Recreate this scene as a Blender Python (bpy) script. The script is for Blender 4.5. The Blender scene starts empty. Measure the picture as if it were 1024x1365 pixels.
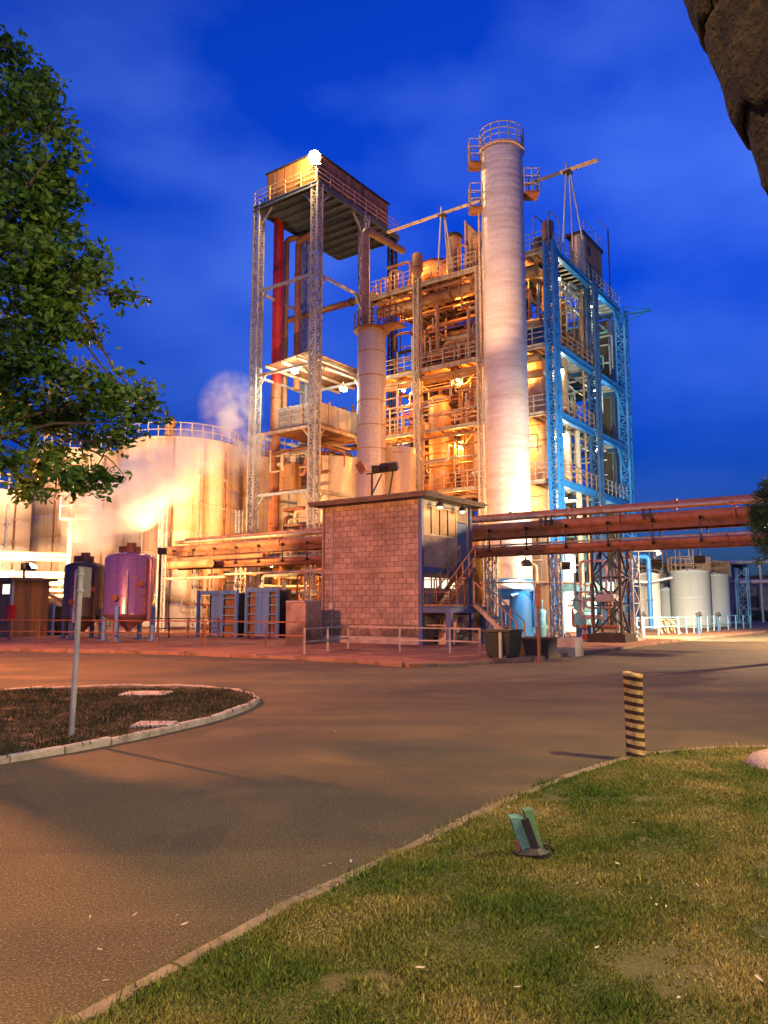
import bpy, math, random
import numpy as np
from mathutils import Vector

scene = bpy.context.scene
COL = scene.collection
rnd = random.Random(7)

# ------------------------------------------------------------------ camera
F = 1025.0; CX = 512.0; CY = 682.5; CAMZ = 1.6
TH = math.atan(127.5 / F)
cam = bpy.data.cameras.new('camera')
cam.sensor_fit = 'VERTICAL'; cam.sensor_height = 36.0
cam.lens = F / 1365.0 * 36.0
cam.clip_start = 0.05; cam.clip_end = 3000
camo = bpy.data.objects.new('camera', cam); COL.objects.link(camo)
camo.location = (0, 0, CAMZ); camo.rotation_euler = (math.pi / 2 + TH, 0, 0)
scene.camera = camo

# ------------------------------------------------------------------ sky (dusk, sun gone)
world = bpy.data.worlds.new('World'); scene.world = world; world.use_nodes = True
wn = world.node_tree.nodes; wl = world.node_tree.links
for n in list(wn): wn.remove(n)
out = wn.new('ShaderNodeOutputWorld'); bg = wn.new('ShaderNodeBackground')
sky = wn.new('ShaderNodeTexSky'); sky.sky_type = 'NISHITA'; sky.sun_disc = False
sky.sun_elevation = math.radians(2); sky.sun_rotation = math.radians(205)
sky.air_density = 1.0; sky.dust_density = 0.3; sky.ozone_density = 6.0
tint = wn.new('ShaderNodeMix'); tint.data_type = 'RGBA'; tint.blend_type = 'MULTIPLY'
tint.inputs[0].default_value = 1.0
tint.inputs[7].default_value = (0.22, 0.42, 1.16, 1)
tcw = wn.new('ShaderNodeTexCoord')
mpw = wn.new('ShaderNodeMapping'); mpw.inputs['Scale'].default_value = (1.6, 1.6, 3.2)
nzw = wn.new('ShaderNodeTexNoise'); nzw.inputs['Scale'].default_value = 2.1
nzw.inputs['Detail'].default_value = 5.0; nzw.inputs['Roughness'].default_value = 0.45
rmw = wn.new('ShaderNodeMapRange'); rmw.inputs[1].default_value = 0.38; rmw.inputs[2].default_value = 0.70
rmw.inputs[3].default_value = 0.0; rmw.inputs[4].default_value = 1.0
cl = wn.new('ShaderNodeMix'); cl.data_type = 'RGBA'; cl.blend_type = 'ADD'
cl.inputs[7].default_value = (0.10, 0.19, 0.36, 1)      # thin high cloud catching the last light
wl.new(tcw.outputs['Generated'], mpw.inputs[0]); wl.new(mpw.outputs[0], nzw.inputs['Vector'])
wl.new(nzw.outputs[0], rmw.inputs[0]); wl.new(rmw.outputs[0], cl.inputs[0])
wl.new(sky.outputs[0], tint.inputs[6]); wl.new(tint.outputs[2], cl.inputs[6])
# the dusk sky is deepest in the haze low over the horizon, all the way round
sxw = wn.new('ShaderNodeSeparateXYZ'); wl.new(tcw.outputs['Generated'], sxw.inputs[0])
hzw = wn.new('ShaderNodeMapRange'); hzw.interpolation_type = 'SMOOTHSTEP'
hzw.inputs[1].default_value = -0.05; hzw.inputs[2].default_value = 0.62; hzw.inputs[3].default_value = 0.27; hzw.inputs[4].default_value = 1.0
wl.new(sxw.outputs[2], hzw.inputs[0])
dm = wn.new('ShaderNodeVectorMath'); dm.operation = 'SCALE'; wl.new(cl.outputs[2], dm.inputs[0]); wl.new(hzw.outputs[0], dm.inputs[3])
wl.new(dm.outputs[0], bg.inputs['Color']); bg.inputs['Strength'].default_value = 0.46
wl.new(bg.outputs[0], out.inputs[0])

# ------------------------------------------------------------------ exposure
vs = scene.view_settings
vs.view_transform = 'Standard'; vs.look = 'None'; vs.exposure = 0.35; vs.gamma = 1.0
vs.use_curve_mapping = False
scene.cycles.max_bounces = 6; scene.cycles.diffuse_bounces = 3; scene.cycles.glossy_bounces = 2
scene.cycles.transmission_bounces = 3; scene.cycles.volume_bounces = 3; scene.cycles.transparent_max_bounces = 6
scene.cycles.use_denoising = True; scene.cycles.sample_clamp_indirect = 4.0
scene.cycles.volume_step_rate = 2.0; scene.cycles.volume_max_steps = 96

# ------------------------------------------------------------------ measuring helpers
A = math.radians(35.6)                  # the plant is turned by this against the road
ca, sa = math.cos(A), math.sin(A); ct, st = math.cos(TH), math.sin(TH)
def ray(px, py):
    x = (px - CX) / F; y = (CY - py) / F
    return (x, ct - st * y, st + ct * y)
def toP(X, Y): return (X * ca - Y * sa, X * sa + Y * ca)
def W(p, q, z=0.0): return (p * ca + q * sa, -p * sa + q * ca, z)
def DY(px, py, D):
    d = ray(px, py); t = D / d[1]; a, b = toP(d[0] * t, D); return (a, b, CAMZ + d[2] * t)
def DW(px, py, D):
    d = ray(px, py); t = D / d[1]; return (d[0] * t, D, CAMZ + d[2] * t)
def GW(px, py, z=0.0):
    d = ray(px, py); t = (z - CAMZ) / d[2]; return (d[0] * t, d[1] * t, z)
def GP(px, py): g = GW(px, py); return toP(g[0], g[1])
def FQ(px, py, q):
    d = ray(px, py); a, b = toP(d[0], d[1]); t = q / b; return (a * t, q, CAMZ + d[2] * t)
def SP(px, py, p):
    d = ray(px, py); a, b = toP(d[0], d[1]); t = p / a; return (p, b * t, CAMZ + d[2] * t)

# ------------------------------------------------------------------ mesh builder
class MB:
    """collects shapes; plant=True means coordinates are along the plant's own axes"""
    def __init__(s, plant=True): s.v = []; s.f = []; s.sm = []; s.plant = plant
    def add(s, vs_, fs, smooth=False):
        b = len(s.v); s.v += [tuple(x) for x in vs_]
        s.f += [tuple(i + b for i in f) for f in fs]; s.sm += [smooth] * len(fs); return s
    def box(s, a, b):
        x0, x1 = sorted((a[0], b[0])); y0, y1 = sorted((a[1], b[1])); z0, z1 = sorted((a[2], b[2]))
        return s.add([(x0,y0,z0),(x1,y0,z0),(x1,y1,z0),(x0,y1,z0),(x0,y0,z1),(x1,y0,z1),(x1,y1,z1),(x0,y1,z1)],
              [(3,2,1,0),(4,5,6,7),(0,1,5,4),(1,2,6,5),(2,3,7,6),(3,0,4,7)])
    def bar(s, a, b, w, h=None):
        a = Vector(a); b = Vector(b); h = h or w; d = (b - a)
        if d.length < 1e-6: return s
        d.normalize(); up = Vector((0,0,1)) if abs(d.z) < .95 else Vector((0,1,0))
        x = d.cross(up).normalized() * (w / 2); y = x.cross(d).normalized() * (h / 2)
        vs_ = [a-x-y, a+x-y, a+x+y, a-x+y, b-x-y, b+x-y, b+x+y, b-x+y]
        return s.add(vs_, [(3,2,1,0),(4,5,6,7),(0,1,5,4),(1,2,6,5),(2,3,7,6),(3,0,4,7)])
    def ibeam(s, a, b, w, h):
        a = Vector(a); b = Vector(b); t = max(.02, h * .12)
        s.bar(a + Vector((0,0,h/2-t/2)), b + Vector((0,0,h/2-t/2)), w, t)
        s.bar(a - Vector((0,0,h/2-t/2)), b - Vector((0,0,h/2-t/2)), w, t)
        return s.bar(a, b, w * .22, h - 2 * t)
    def tube(s, pts, r, n=10, bend=None, caps=True):
        pts = [Vector(p) for p in pts]
        if bend:
            o = [pts[0]]
            for i in range(1, len(pts) - 1):
                p0, p1, p2 = pts[i-1], pts[i], pts[i+1]
                d0 = (p0 - p1); d2 = (p2 - p1); k = min(bend, d0.length * .45, d2.length * .45)
                a_ = p1 + d0.normalized() * k; c_ = p1 + d2.normalized() * k
                for j in range(6):
                    t = j / 5; o.append((1-t)**2 * a_ + 2*t*(1-t) * p1 + t*t * c_)
            o.append(pts[-1]); pts = o
        vs_ = []; fs = []; ref = None
        for i, p in enumerate(pts):
            if i == 0: d = pts[1] - p
            elif i == len(pts) - 1: d = p - pts[-2]
            else: d = (pts[i+1] - p).normalized() + (p - pts[i-1]).normalized()
            d.normalize()
            if ref is None:
                ref = Vector((0,0,1)) if abs(d.z) < .9 else Vector((1,0,0))
            x = d.cross(ref)
            if x.length < 1e-4: x = d.cross(Vector((0,1,0)))
            x.normalize(); y = x.cross(d).normalized(); ref = y
            rr = r[i] if isinstance(r, (list, tuple)) else r
            for k in range(n):
                t = 2 * math.pi * k / n; vs_.append(p + x * (rr * math.cos(t)) + y * (rr * math.sin(t)))
        for i in range(len(pts) - 1):
            for k in range(n):
                a0 = i*n+k; a1 = i*n+(k+1) % n; fs.append((a0, a1, a1+n, a0+n))
        s.add(vs_, fs, True)
        if caps:
            m = len(pts) - 1
            s.add(vs_[:n], [tuple(range(n))]); s.add(vs_[m*n:], [tuple(reversed(range(n)))])
        return s
    def cyl(s, a, b, r, n=12): return s.tube([a, b], r, n)
    def lathe(s, c, prof, n=32, smooth=True):
        vs_ = []; fs = []
        for r, z in prof:
            for k in range(n):
                t = 2 * math.pi * k / n; vs_.append((c[0] + r*math.cos(t), c[1] + r*math.sin(t), c[2] + z))
        for i in range(len(prof) - 1):
            for k in range(n):
                a0 = i*n+k; a1 = i*n+(k+1) % n; fs.append((a0, a1, a1+n, a0+n))
        s.add(vs_, fs, smooth)
        if prof[0][0] > .01: s.add(vs_[:n], [tuple(reversed(range(n)))])
        if prof[-1][0] > .01: s.add(vs_[-n:], [tuple(range(n))])
        return s
    def ring(s, c, r, w, h, n=32):
        return s.lathe(c, [(r, -h/2), (r+w, -h/2), (r+w, h/2), (r, h/2)], n, False)
    def lattice(s, p, q, z0, z1, w, chord=.09, lace=.05, pitch=None, wq=None):
        wq = wq or w; hx = w/2; hy = wq/2; cs = [(p-hx,q-hy),(p+hx,q-hy),(p+hx,q+hy),(p-hx,q+hy)]
        for c in cs: s.bar((c[0],c[1],z0), (c[0],c[1],z1), chord)
        pitch = pitch or w; n = max(1, int(round((z1-z0)/pitch)))
        for e in range(4):
            a_, b_ = cs[e], cs[(e+1) % 4]
            for i in range(n):
                za = z0 + (z1-z0)*i/n; zb = z0 + (z1-z0)*(i+1)/n
                u, v = (a_, b_) if (i+e) % 2 == 0 else (b_, a_)
                s.bar((u[0],u[1],za), (v[0],v[1],zb), lace)
                s.bar((u[0],u[1],za), (v[0],v[1],za), lace*.8)
        return s
    def rail(s, pts, h=1.05, step=1.2, t=.055, mid=2):
        pts = [Vector(p) for p in pts]
        for a_, b_ in zip(pts, pts[1:]):
            L = (b_-a_).length; n = max(1, int(round(L/step)))
            for i in range(n+1):
                p = a_.lerp(b_, i/n); s.bar(p, p + Vector((0,0,h)), t)
            for k in range(1, mid+1):
                z = Vector((0,0,h*k/mid)); s.bar(a_+z, b_+z, t*.85)
        return s
    def build(s, name, mat, parent=None, root=None):
        o0 = Vector((0,0,0))
        if parent is not None:
            x = parent
            while x is not None: o0 = o0 + x.location; x = x.parent
        vv = [Vector(W(*v)) for v in s.v] if s.plant else [Vector(v) for v in s.v]
        loc = Vector((0,0,0))
        if parent is None and vv:
            lo = [min(v[i] for v in vv) for i in range(3)]; hi = [max(v[i] for v in vv) for i in range(3)]
            loc = Vector(((lo[0]+hi[0])/2, (lo[1]+hi[1])/2, lo[2])); o0 = loc
        me = bpy.data.meshes.new(name)
        me.from_pydata([v - o0 for v in vv], [], s.f); me.update()
        if any(s.sm): me.polygons.foreach_set('use_smooth', s.sm)
        if mat is not None: me.materials.append(mat)
        o = bpy.data.objects.new(name, me); COL.objects.link(o); o.location = loc
        if parent is not None: o.parent = parent
        return o

def tag(o, label=None, cat=None, group=None, kind=None):
    if label: o['label'] = label
    if cat: o['category'] = cat
    if group: o['group'] = group
    if kind: o['kind'] = kind
    return o
def thing(name, label, cat, loc, group=None, plant=True):
    o = bpy.data.objects.new(name, None); COL.objects.link(o)
    o.location = W(*loc) if plant else loc; o.empty_display_size = .2
    return tag(o, label, cat, group)
def clone(root, loc, rz=0.0, label=None):
    r = root.copy(); COL.objects.link(r); r.location = loc; r.rotation_euler = (0, 0, rz)
    if label: r['label'] = label
    for ch in root.children:
        c = ch.copy(); COL.objects.link(c); c.parent = r
        for g in ch.children:
            d = g.copy(); COL.objects.link(d); d.parent = c
    return r

# ------------------------------------------------------------------ materials
def mat(name, col, rough=.6, metal=0.0, var=.25, scale=1.5, bump=.15, bscale=None, col2=None, streak=False,
        spec=.5, thresh=(.45, .65), stretch=None):
    m = bpy.data.materials.new(name); m.use_nodes = True
    N = m.node_tree.nodes; L = m.node_tree.links; b = N['Principled BSDF']
    b.inputs['Roughness'].default_value = rough; b.inputs['Metallic'].default_value = metal
    b.inputs['Specular IOR Level'].default_value = spec
    tc = N.new('ShaderNodeTexCoord'); oi = N.new('ShaderNodeObjectInfo')
    ad = N.new('ShaderNodeVectorMath'); ad.operation = 'ADD'
    sc_ = N.new('ShaderNodeVectorMath'); sc_.operation = 'SCALE'; sc_.inputs[3].default_value = 37.0
    cb = N.new('ShaderNodeCombineXYZ')
    for k in range(3): L.new(oi.outputs['Random'], cb.inputs[k])
    L.new(cb.outputs[0], sc_.inputs[0]); L.new(tc.outputs['Object'], ad.inputs[0]); L.new(sc_.outputs[0], ad.inputs[1])
    mp = N.new('ShaderNodeMapping'); L.new(ad.outputs[0], mp.inputs[0])
    mp.inputs['Scale'].default_value = stretch or ((scale*2.2, scale*2.2, scale*.12) if streak else (scale, scale, scale))
    nz = N.new('ShaderNodeTexNoise'); nz.inputs['Scale'].default_value = 1.0; nz.inputs['Detail'].default_value = 6.0
    nz.inputs['Roughness'].default_value = .6
    L.new(mp.outputs[0], nz.inputs['Vector'])
    mr = N.new('ShaderNodeMapRange'); mr.inputs[1].default_value = thresh[0]; mr.inputs[2].default_value = thresh[1]
    L.new(nz.outputs[0], mr.inputs[0])
    mx = N.new('ShaderNodeMix'); mx.data_type = 'RGBA'
    c2 = col2 or tuple(c*(1-var) for c in col)
    mx.inputs[6].default_value = (*col, 1); mx.inputs[7].default_value = (*c2, 1)
    L.new(mr.outputs[0], mx.inputs[0])
    # fine grain on top
    nz2 = N.new('ShaderNodeTexNoise'); nz2.inputs['Scale'].default_value = bscale or scale*8
    nz2.inputs['Detail'].default_value = 4.0
    L.new(ad.outputs[0], nz2.inputs['Vector'])
    mr2 = N.new('ShaderNodeMapRange'); mr2.inputs[1].default_value = .3; mr2.inputs[2].default_value = .7
    mr2.inputs[3].default_value = 1 - var*.6; mr2.inputs[4].default_value = 1 + var*.35
    L.new(nz2.outputs[0], mr2.inputs[0])
    mu = N.new('ShaderNodeVectorMath'); mu.operation = 'SCALE'
    L.new(mx.outputs[2], mu.inputs[0]); L.new(mr2.outputs[0], mu.inputs[3])
    if name == 'concrete_block':
        rv = N.new('ShaderNodeMapRange'); rv.inputs[3].default_value = .84; rv.inputs[4].default_value = 1.10; L.new(oi.outputs['Random'], rv.inputs[0])
        mv = N.new('ShaderNodeVectorMath'); mv.operation = 'SCALE'; L.new(mu.outputs[0], mv.inputs[0]); L.new(rv.outputs[0], mv.inputs[3]); mu = mv
        gw = N.new('ShaderNodeNewGeometry'); sw = N.new('ShaderNodeSeparateXYZ'); L.new(gw.outputs['Position'], sw.inputs[0])
        wn_ = N.new('ShaderNodeTexNoise'); wn_.inputs['Scale'].default_value = .9; wn_.inputs['Detail'].default_value = 6; L.new(gw.outputs['Position'], wn_.inputs['Vector'])
        dz = N.new('ShaderNodeMath'); dz.operation = 'MULTIPLY_ADD'; dz.inputs[1].default_value = 1.6; L.new(wn_.outputs[0], dz.inputs[0]); L.new(sw.outputs[2], dz.inputs[2])
        dr_ = N.new('ShaderNodeMapRange'); dr_.inputs[1].default_value = 1.15; dr_.inputs[2].default_value = 1.75; dr_.inputs[3].default_value = .42; dr_.inputs[4].default_value = 1.0; L.new(dz.outputs[0], dr_.inputs[0])
        st_ = N.new('ShaderNodeMapRange'); st_.inputs[1].default_value = .35; st_.inputs[2].default_value = .62; st_.inputs[3].default_value = .72; st_.inputs[4].default_value = 1.05; L.new(wn_.outputs[0], st_.inputs[0])
        for q_ in (dr_, st_):                 # grimy splash zone at the foot, weather stains above
            mv = N.new('ShaderNodeVectorMath'); mv.operation = 'SCALE'; L.new(mu.outputs[0], mv.inputs[0]); L.new(q_.outputs[0], mv.inputs[3]); mu = mv
    L.new(mu.outputs[0], b.inputs['Base Color'])
    if bump:
        bp = N.new('ShaderNodeBump'); bp.inputs['Strength'].default_value = bump; bp.inputs['Distance'].default_value = .02
        L.new(nz2.outputs[0], bp.inputs['Height']); L.new(bp.outputs[0], b.inputs['Normal'])
    return m
def emit(name, col, s):
    m = bpy.data.materials.new(name); m.use_nodes = True
    b = m.node_tree.nodes['Principled BSDF']
    b.inputs['Base Color'].default_value = (*col, 1); b.inputs['Emission Color'].default_value = (*col, 1)
    b.inputs['Emission Strength'].default_value = s; return m

M = {}
M['cream'] = mat('cream_paint', (.55,.46,.33), .55, var=.3, scale=1.2, col2=(.36,.20,.09), streak=True, thresh=(.44,.68))
M['galv'] = mat('galvanised', (.42,.42,.41), .5, .1, var=.3, scale=2.0, col2=(.28,.29,.30))
M['blue'] = mat('blue_paint', (.025,.22,.60), .45, var=.25, scale=1.0, col2=(.03,.17,.45))
M['slate'] = mat('slate_blue_steel', (.10,.13,.17), .6, var=.3, scale=1.5)
M['teal'] = mat('pale_teal_paint', (.22,.50,.58), .5, var=.2)
M['darkblue'] = mat('dark_blue_paint', (.04,.11,.26), .5, var=.3)
M['rust'] = mat('rusty_steel', (.27,.11,.05), .75, var=.4, scale=1.5, col2=(.13,.055,.03), bump=.3)
M['rustpipe'] = mat('red_oxide_pipe', (.42,.17,.075), .6, var=.35, scale=.9, col2=(.27,.10,.05), stretch=(1.1,1.1,.9))
M['ochre'] = mat('insulated_pipe', (.47,.27,.12), .5, var=.35, scale=1.0, col2=(.30,.14,.055), thresh=(.42,.66))
M['clad'] = mat('weathered_cladding', (.58,.45,.31), .42, .1, var=.25, scale=.8, col2=(.42,.25,.13), streak=True, thresh=(.52,.72))
M['alu'] = mat('aluminium_cladding', (.64,.58,.52), .42, .12, var=.14, scale=1.0, col2=(.52,.44,.38), stretch=(.35,.35,1.6), bump=.05)
M['tank'] = mat('tank_paint', (.64,.53,.40), .5, var=.2, scale=.34, col2=(.36,.14,.045), streak=True, thresh=(.46,.66), bump=.05)
M['tankpink'] = mat('pink_tank_paint', (.68,.56,.50), .5, var=.15, scale=.3, col2=(.55,.40,.32), streak=True, thresh=(.5,.75), bump=.05)
M['white'] = mat('white_tank_paint', (.74,.74,.68), .45, var=.08, scale=.5, col2=(.62,.62,.54), streak=True, thresh=(.55,.75), bump=.03)
M['green'] = mat('greenish_insulation', (.42,.47,.38), .5, var=.2, scale=.6, col2=(.30,.33,.24), streak=True)
M['red'] = mat('red_paint', (.58,.035,.02), .45, var=.3, scale=1.0, col2=(.36,.03,.02), streak=True)
M['purple'] = mat('polished_purple_steel', (.38,.21,.26), .22, .45, var=.25, scale=.9, col2=(.26,.13,.16), streak=True, bump=.05)
M['black'] = mat('dark_steel', (.035,.03,.028), .6, var=.4)
M['darktank'] = mat('dark_tank_steel', (.085,.055,.035), .5, 0, var=.3, streak=True, col2=(.035,.03,.025))
M['brown'] = mat('brown_panel', (.36,.17,.055), .65, var=.35, scale=1.0, col2=(.16,.09,.045), streak=True)
M['greypanel'] = mat('grey_panel', (.42,.40,.38), .7, var=.25, scale=1.0, col2=(.30,.26,.22), streak=True)
M['concrete'] = mat('concrete', (.40,.36,.31), .85, var=.3, scale=1.5, col2=(.27,.22,.18), bump=.3)
M['block'] = mat('concrete_block', (.41,.30,.225), .9, var=.3, scale=2.5, col2=(.31,.22,.16), bump=.4, bscale=14)
M['mortar'] = mat('mortar', (.33,.235,.185), .95, var=.2, bump=.3)
M['roofslab'] = mat('roof_slab', (.17,.13,.10), .9, var=.3, col2=(.10,.075,.06))
M['bluewall'] = mat('blue_steel_post', (.06,.10,.24), .5, var=.25)
M['door'] = mat('blue_door', (.05,.12,.25), .5, var=.2)
M['doorblue'] = mat('pale_blue_door', (.17,.36,.60), .5, var=.25, streak=True, col2=(.12,.25,.42))
M['glass'] = mat('curtained_window', (.40,.22,.07), .45, 0, var=.4, scale=1.2, col2=(.30,.16,.05), streak=True, bump=0)
M['bark'] = mat('bark', (.14,.10,.07), .95, var=.5, scale=4, bump=.8)
M['yellow'] = mat('yellow_paint', (.62,.38,.07), .6, var=.25, scale=6, col2=(.45,.27,.06))
M['blackpaint'] = mat('black_paint', (.05,.035,.025), .6, var=.3)
M['rubber'] = mat('green_black_plastic', (.02,.035,.03), .45, var=.3)
M['rock'] = mat('pink_stone', (.55,.36,.30), .9, var=.25, scale=6, bump=.5)
M['kerb'] = mat('kerb_stone', (.50,.44,.36), .9, var=.35, scale=5, col2=(.30,.25,.19), bump=.5, bscale=40)
M['edging'] = mat('edging_stone', (.30,.22,.14), .95, var=.4, scale=5, col2=(.17,.13,.07), bump=.5, bscale=40)
M['dirtykerb'] = mat('dirty_kerb', (.26,.16,.10), .95, var=.45, scale=1.2, col2=(.13,.08,.05), bump=.5, bscale=30)
M['signback'] = mat('sign_back', (.24,.24,.18), .6, var=.2)
M['slab'] = mat('cover_slab', (.50,.45,.40), .9, var=.3, scale=5, bump=.4)
M['cone'] = mat('cone_orange', (.65,.10,.03), .5, var=.15)
M['plate'] = mat('pink_plate', (.62,.45,.42), .5, var=.1)
M['lampwarm'] = emit('lamp_sodium', (1.0,.62,.22), 60)
M['lampwhite'] = emit('lamp_white', (.95,1.0,.82), 60)
M['litpane'] = emit('lit_window_pane', (1.0,.86,.62), 1.1)
M['haven'] = mat('hedge_leaf', (.03,.05,.02), .8, var=.5, scale=4)

SODIUM = (1.0, .37, .07); WARM = (1.0, .52, .19); COOL = (.70, .98, 1.0); STREET = (1.0, .70, .30)
def light(parent, loc, power, col, aim=None, angle=100, blend=.6, radius=.12, plant=True):
    loc = Vector(W(*loc)) if plant else Vector(loc)
    d = bpy.data.lights.new('lamp_light', 'SPOT' if aim is not None else 'POINT')
    d.energy = power; d.color = col; d.shadow_soft_size = radius
    o = bpy.data.objects.new('lamp_light', d); COL.objects.link(o)
    pl = Vector((0,0,0)); x = parent
    while x is not None: pl = pl + x.location; x = x.parent
    o.parent = parent; o.location = loc - pl
    if aim is not None:
        d.spot_size = math.radians(angle); d.spot_blend = blend
        a = Vector(W(*aim)) if plant else Vector(aim)
        o.rotation_euler = (a - loc).to_track_quat('-Z', 'Y').to_euler()
    return o
def bulkhead(parent, loc, power, col, m='lampwarm'):
    """small round works lamp hung under a deck: housing, glowing bowl and its light"""
    p, q, z = loc
    h = MB().lathe((p,q,z), [(.16,0),(.16,.12),(.05,.2)], 10).cyl((p,q,z+.18), (p,q,z+.5), .03, 6).build('lamp', M['black'], parent)
    MB().lathe((p,q,z), [(.13,0),(.11,-.06),(.05,-.1)], 10).build('lamp_bowl', M[m], h)
    light(h, (p,q,z-.25), power, col)
    return h
def floodlight(parent, loc, aim, power, col, angle=95, m='lampwarm'):
    """box floodlight on a yoke, its glass facing aim"""
    c = Vector(loc); d = (Vector(aim) - c).normalized()
    h = MB().bar(c - d*.22, c - d*.02, .46, .34).bar(c - d*.3, c - d*.2, .3, .22).build('floodlight_head', M['black'], parent)
    MB().bar(c - d*.02, c + d*.01, .40, .28).build('floodlight_glass', M[m], h)
    light(h, c + d*.12, power, col, aim, angle)
    return h

# ================================================================== THE SETTING
def sheet(name, pts, z, m, depth=0.0):
    """flat polygon in world x,y; depth>0 gives it a side all round"""
    b = MB(False); n = len(pts)
    b.add([(x, y, z) for x, y in pts], [tuple(range(n))])
    if depth:
        vs_ = [(x, y, z) for x, y in pts] + [(x, y, z - depth) for x, y in pts]
        b.add(vs_, [(i, i+n, (i+1) % n + n, (i+1) % n) for i in range(n)])
    o = b.build(name, m); tag(o, kind='structure'); return o

def ground_mat(name, c1, c2, c3, s1, s2, rough, bump, bs):
    m = bpy.data.materials.new(name); m.use_nodes = True
    N = m.node_tree.nodes; L = m.node_tree.links; b = N['Principled BSDF']
    b.inputs['Roughness'].default_value = rough
    g = N.new('ShaderNodeNewGeometry')
    def noise(s, det=5, dist=0.0, str_=None):
        mp = N.new('ShaderNodeMapping'); mp.inputs['Scale'].default_value = str_ or (s, s, s)
        L.new(g.outputs['Position'], mp.inputs[0])
        n = N.new('ShaderNodeTexNoise'); n.inputs['Scale'].default_value = 1; n.inputs['Detail'].default_value = det
        n.inputs['Distortion'].default_value = dist
        L.new(mp.outputs[0], n.inputs['Vector']); return n.outputs[0]
    def rng(o, a, b_, lo=0., hi=1.):
        r = N.new('ShaderNodeMapRange'); r.inputs[1].default_value = a; r.inputs[2].default_value = b_
        r.inputs[3].default_value = lo; r.inputs[4].default_value = hi; L.new(o, r.inputs[0]); return r.outputs[0]
    def cracks(s, width):
        mp = N.new('ShaderNodeMapping'); mp.inputs['Scale'].default_value = (s, s, s); L.new(g.outputs['Position'], mp.inputs[0])
        wob = N.new('ShaderNodeTexNoise'); wob.inputs['Scale'].default_value = 2.2; wob.inputs['Detail'].default_value = 5; L.new(mp.outputs[0], wob.inputs['Vector'])
        ad = N.new('ShaderNodeVectorMath'); ad.operation = 'MULTIPLY_ADD'; ad.inputs[1].default_value = (.55, .55, .55)
        L.new(wob.outputs[1], ad.inputs[0]); L.new(mp.outputs[0], ad.inputs[2])
        v = N.new('ShaderNodeTexVoronoi'); v.feature = 'DISTANCE_TO_EDGE'; v.inputs['Scale'].default_value = 1; L.new(ad.outputs[0], v.inputs['Vector'])
        return rng(v.outputs[0], 0, width, 1, 0)
    def mix(f, x, y):
        k = N.new('ShaderNodeMix'); k.data_type = 'RGBA'; L.new(f, k.inputs[0])
        for i, v in ((6, x), (7, y)):
            if isinstance(v, tuple): k.inputs[i].default_value = (*v, 1)
            else: L.new(v, k.inputs[i])
        return k.outputs[2]
    big = mix(rng(noise(s1, 4, .6), .4, .62), c1, c2)
    mid = mix(rng(noise(s2, 6, .3), .52, .72), big, c3)
    if name == 'asphalt':
        # oil stains, dusty wheel tracks, sealed cracks and stone grain
        mid = mix(rng(noise(.55, 6, .8), .60, .64, 0, .55), mid, (.026,.022,.012))
        mid = mix(rng(noise(1, 5, .3, (.10, .9, 1)), .52, .70, 0, .6), mid, (.14,.095,.034))
        mid = mix(rng(noise(1, 5, .5, (.16, 1.3, 1)), .56, .66, 0, .5), mid, (.032,.027,.014))
        ck = N.new('ShaderNodeMath'); ck.operation = 'MULTIPLY'; L.new(cracks(.30, .006), ck.inputs[0]); L.new(rng(noise(.25, 3), .46, .60, 0, .8), ck.inputs[1])
        mid = mix(ck.outputs[0], mid, (.022,.018,.010))
        mid = mix(rng(noise(110, 1), .60, .68, 0, .7), mid, (.34,.27,.14))
        mid = mix(rng(noise(140, 1), .60, .68, 0, .7), mid, (.03,.025,.014))
    fine = noise(bs, 3)
    sc_ = N.new('ShaderNodeVectorMath'); sc_.operation = 'SCALE'
    L.new(mid, sc_.inputs[0]); L.new(rng(fine, .36, .64, .5, 1.5) if name == 'asphalt' else rng(fine, .25, .75, .62, 1.35), sc_.inputs[3])
    L.new(sc_.outputs[0], b.inputs['Base Color'])
    bp = N.new('ShaderNodeBump'); bp.inputs['Strength'].default_value = bump; bp.inputs['Distance'].default_value = .01
    L.new(fine, bp.inputs['Height']); L.new(bp.outputs[0], b.inputs['Normal'])
    return m
G_road = ground_mat('asphalt', (.092,.066,.022), (.036,.029,.012), (.115,.080,.027), .2, .8, .85, .8, 70)
G_soil = ground_mat('bare_ground', (.09,.065,.045), (.06,.05,.035), (.11,.08,.055), .1, .7, .95, .6, 30)
G_apron = ground_mat('apron_concrete', (.32,.14,.055), (.15,.065,.03), (.42,.23,.11), .25, 1.1, .9, .4, 40)
G_lawn = ground_mat('lawn_soil', (.095,.085,.022), (.055,.060,.014), (.15,.115,.04), .7, 2.2, .95, .9, 60)
G_island = ground_mat('island_soil', (.085,.060,.032), (.045,.036,.020), (.12,.085,.05), .5, 1.8, .95, .9, 45)

sheet('ground', [(-900,-300),(900,-300),(900,1500),(-900,1500)], -.03, G_soil)
sheet('road', [(-70,-25),(70,-25),(90,62),(-90,62)], 0.0, G_road)

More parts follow.
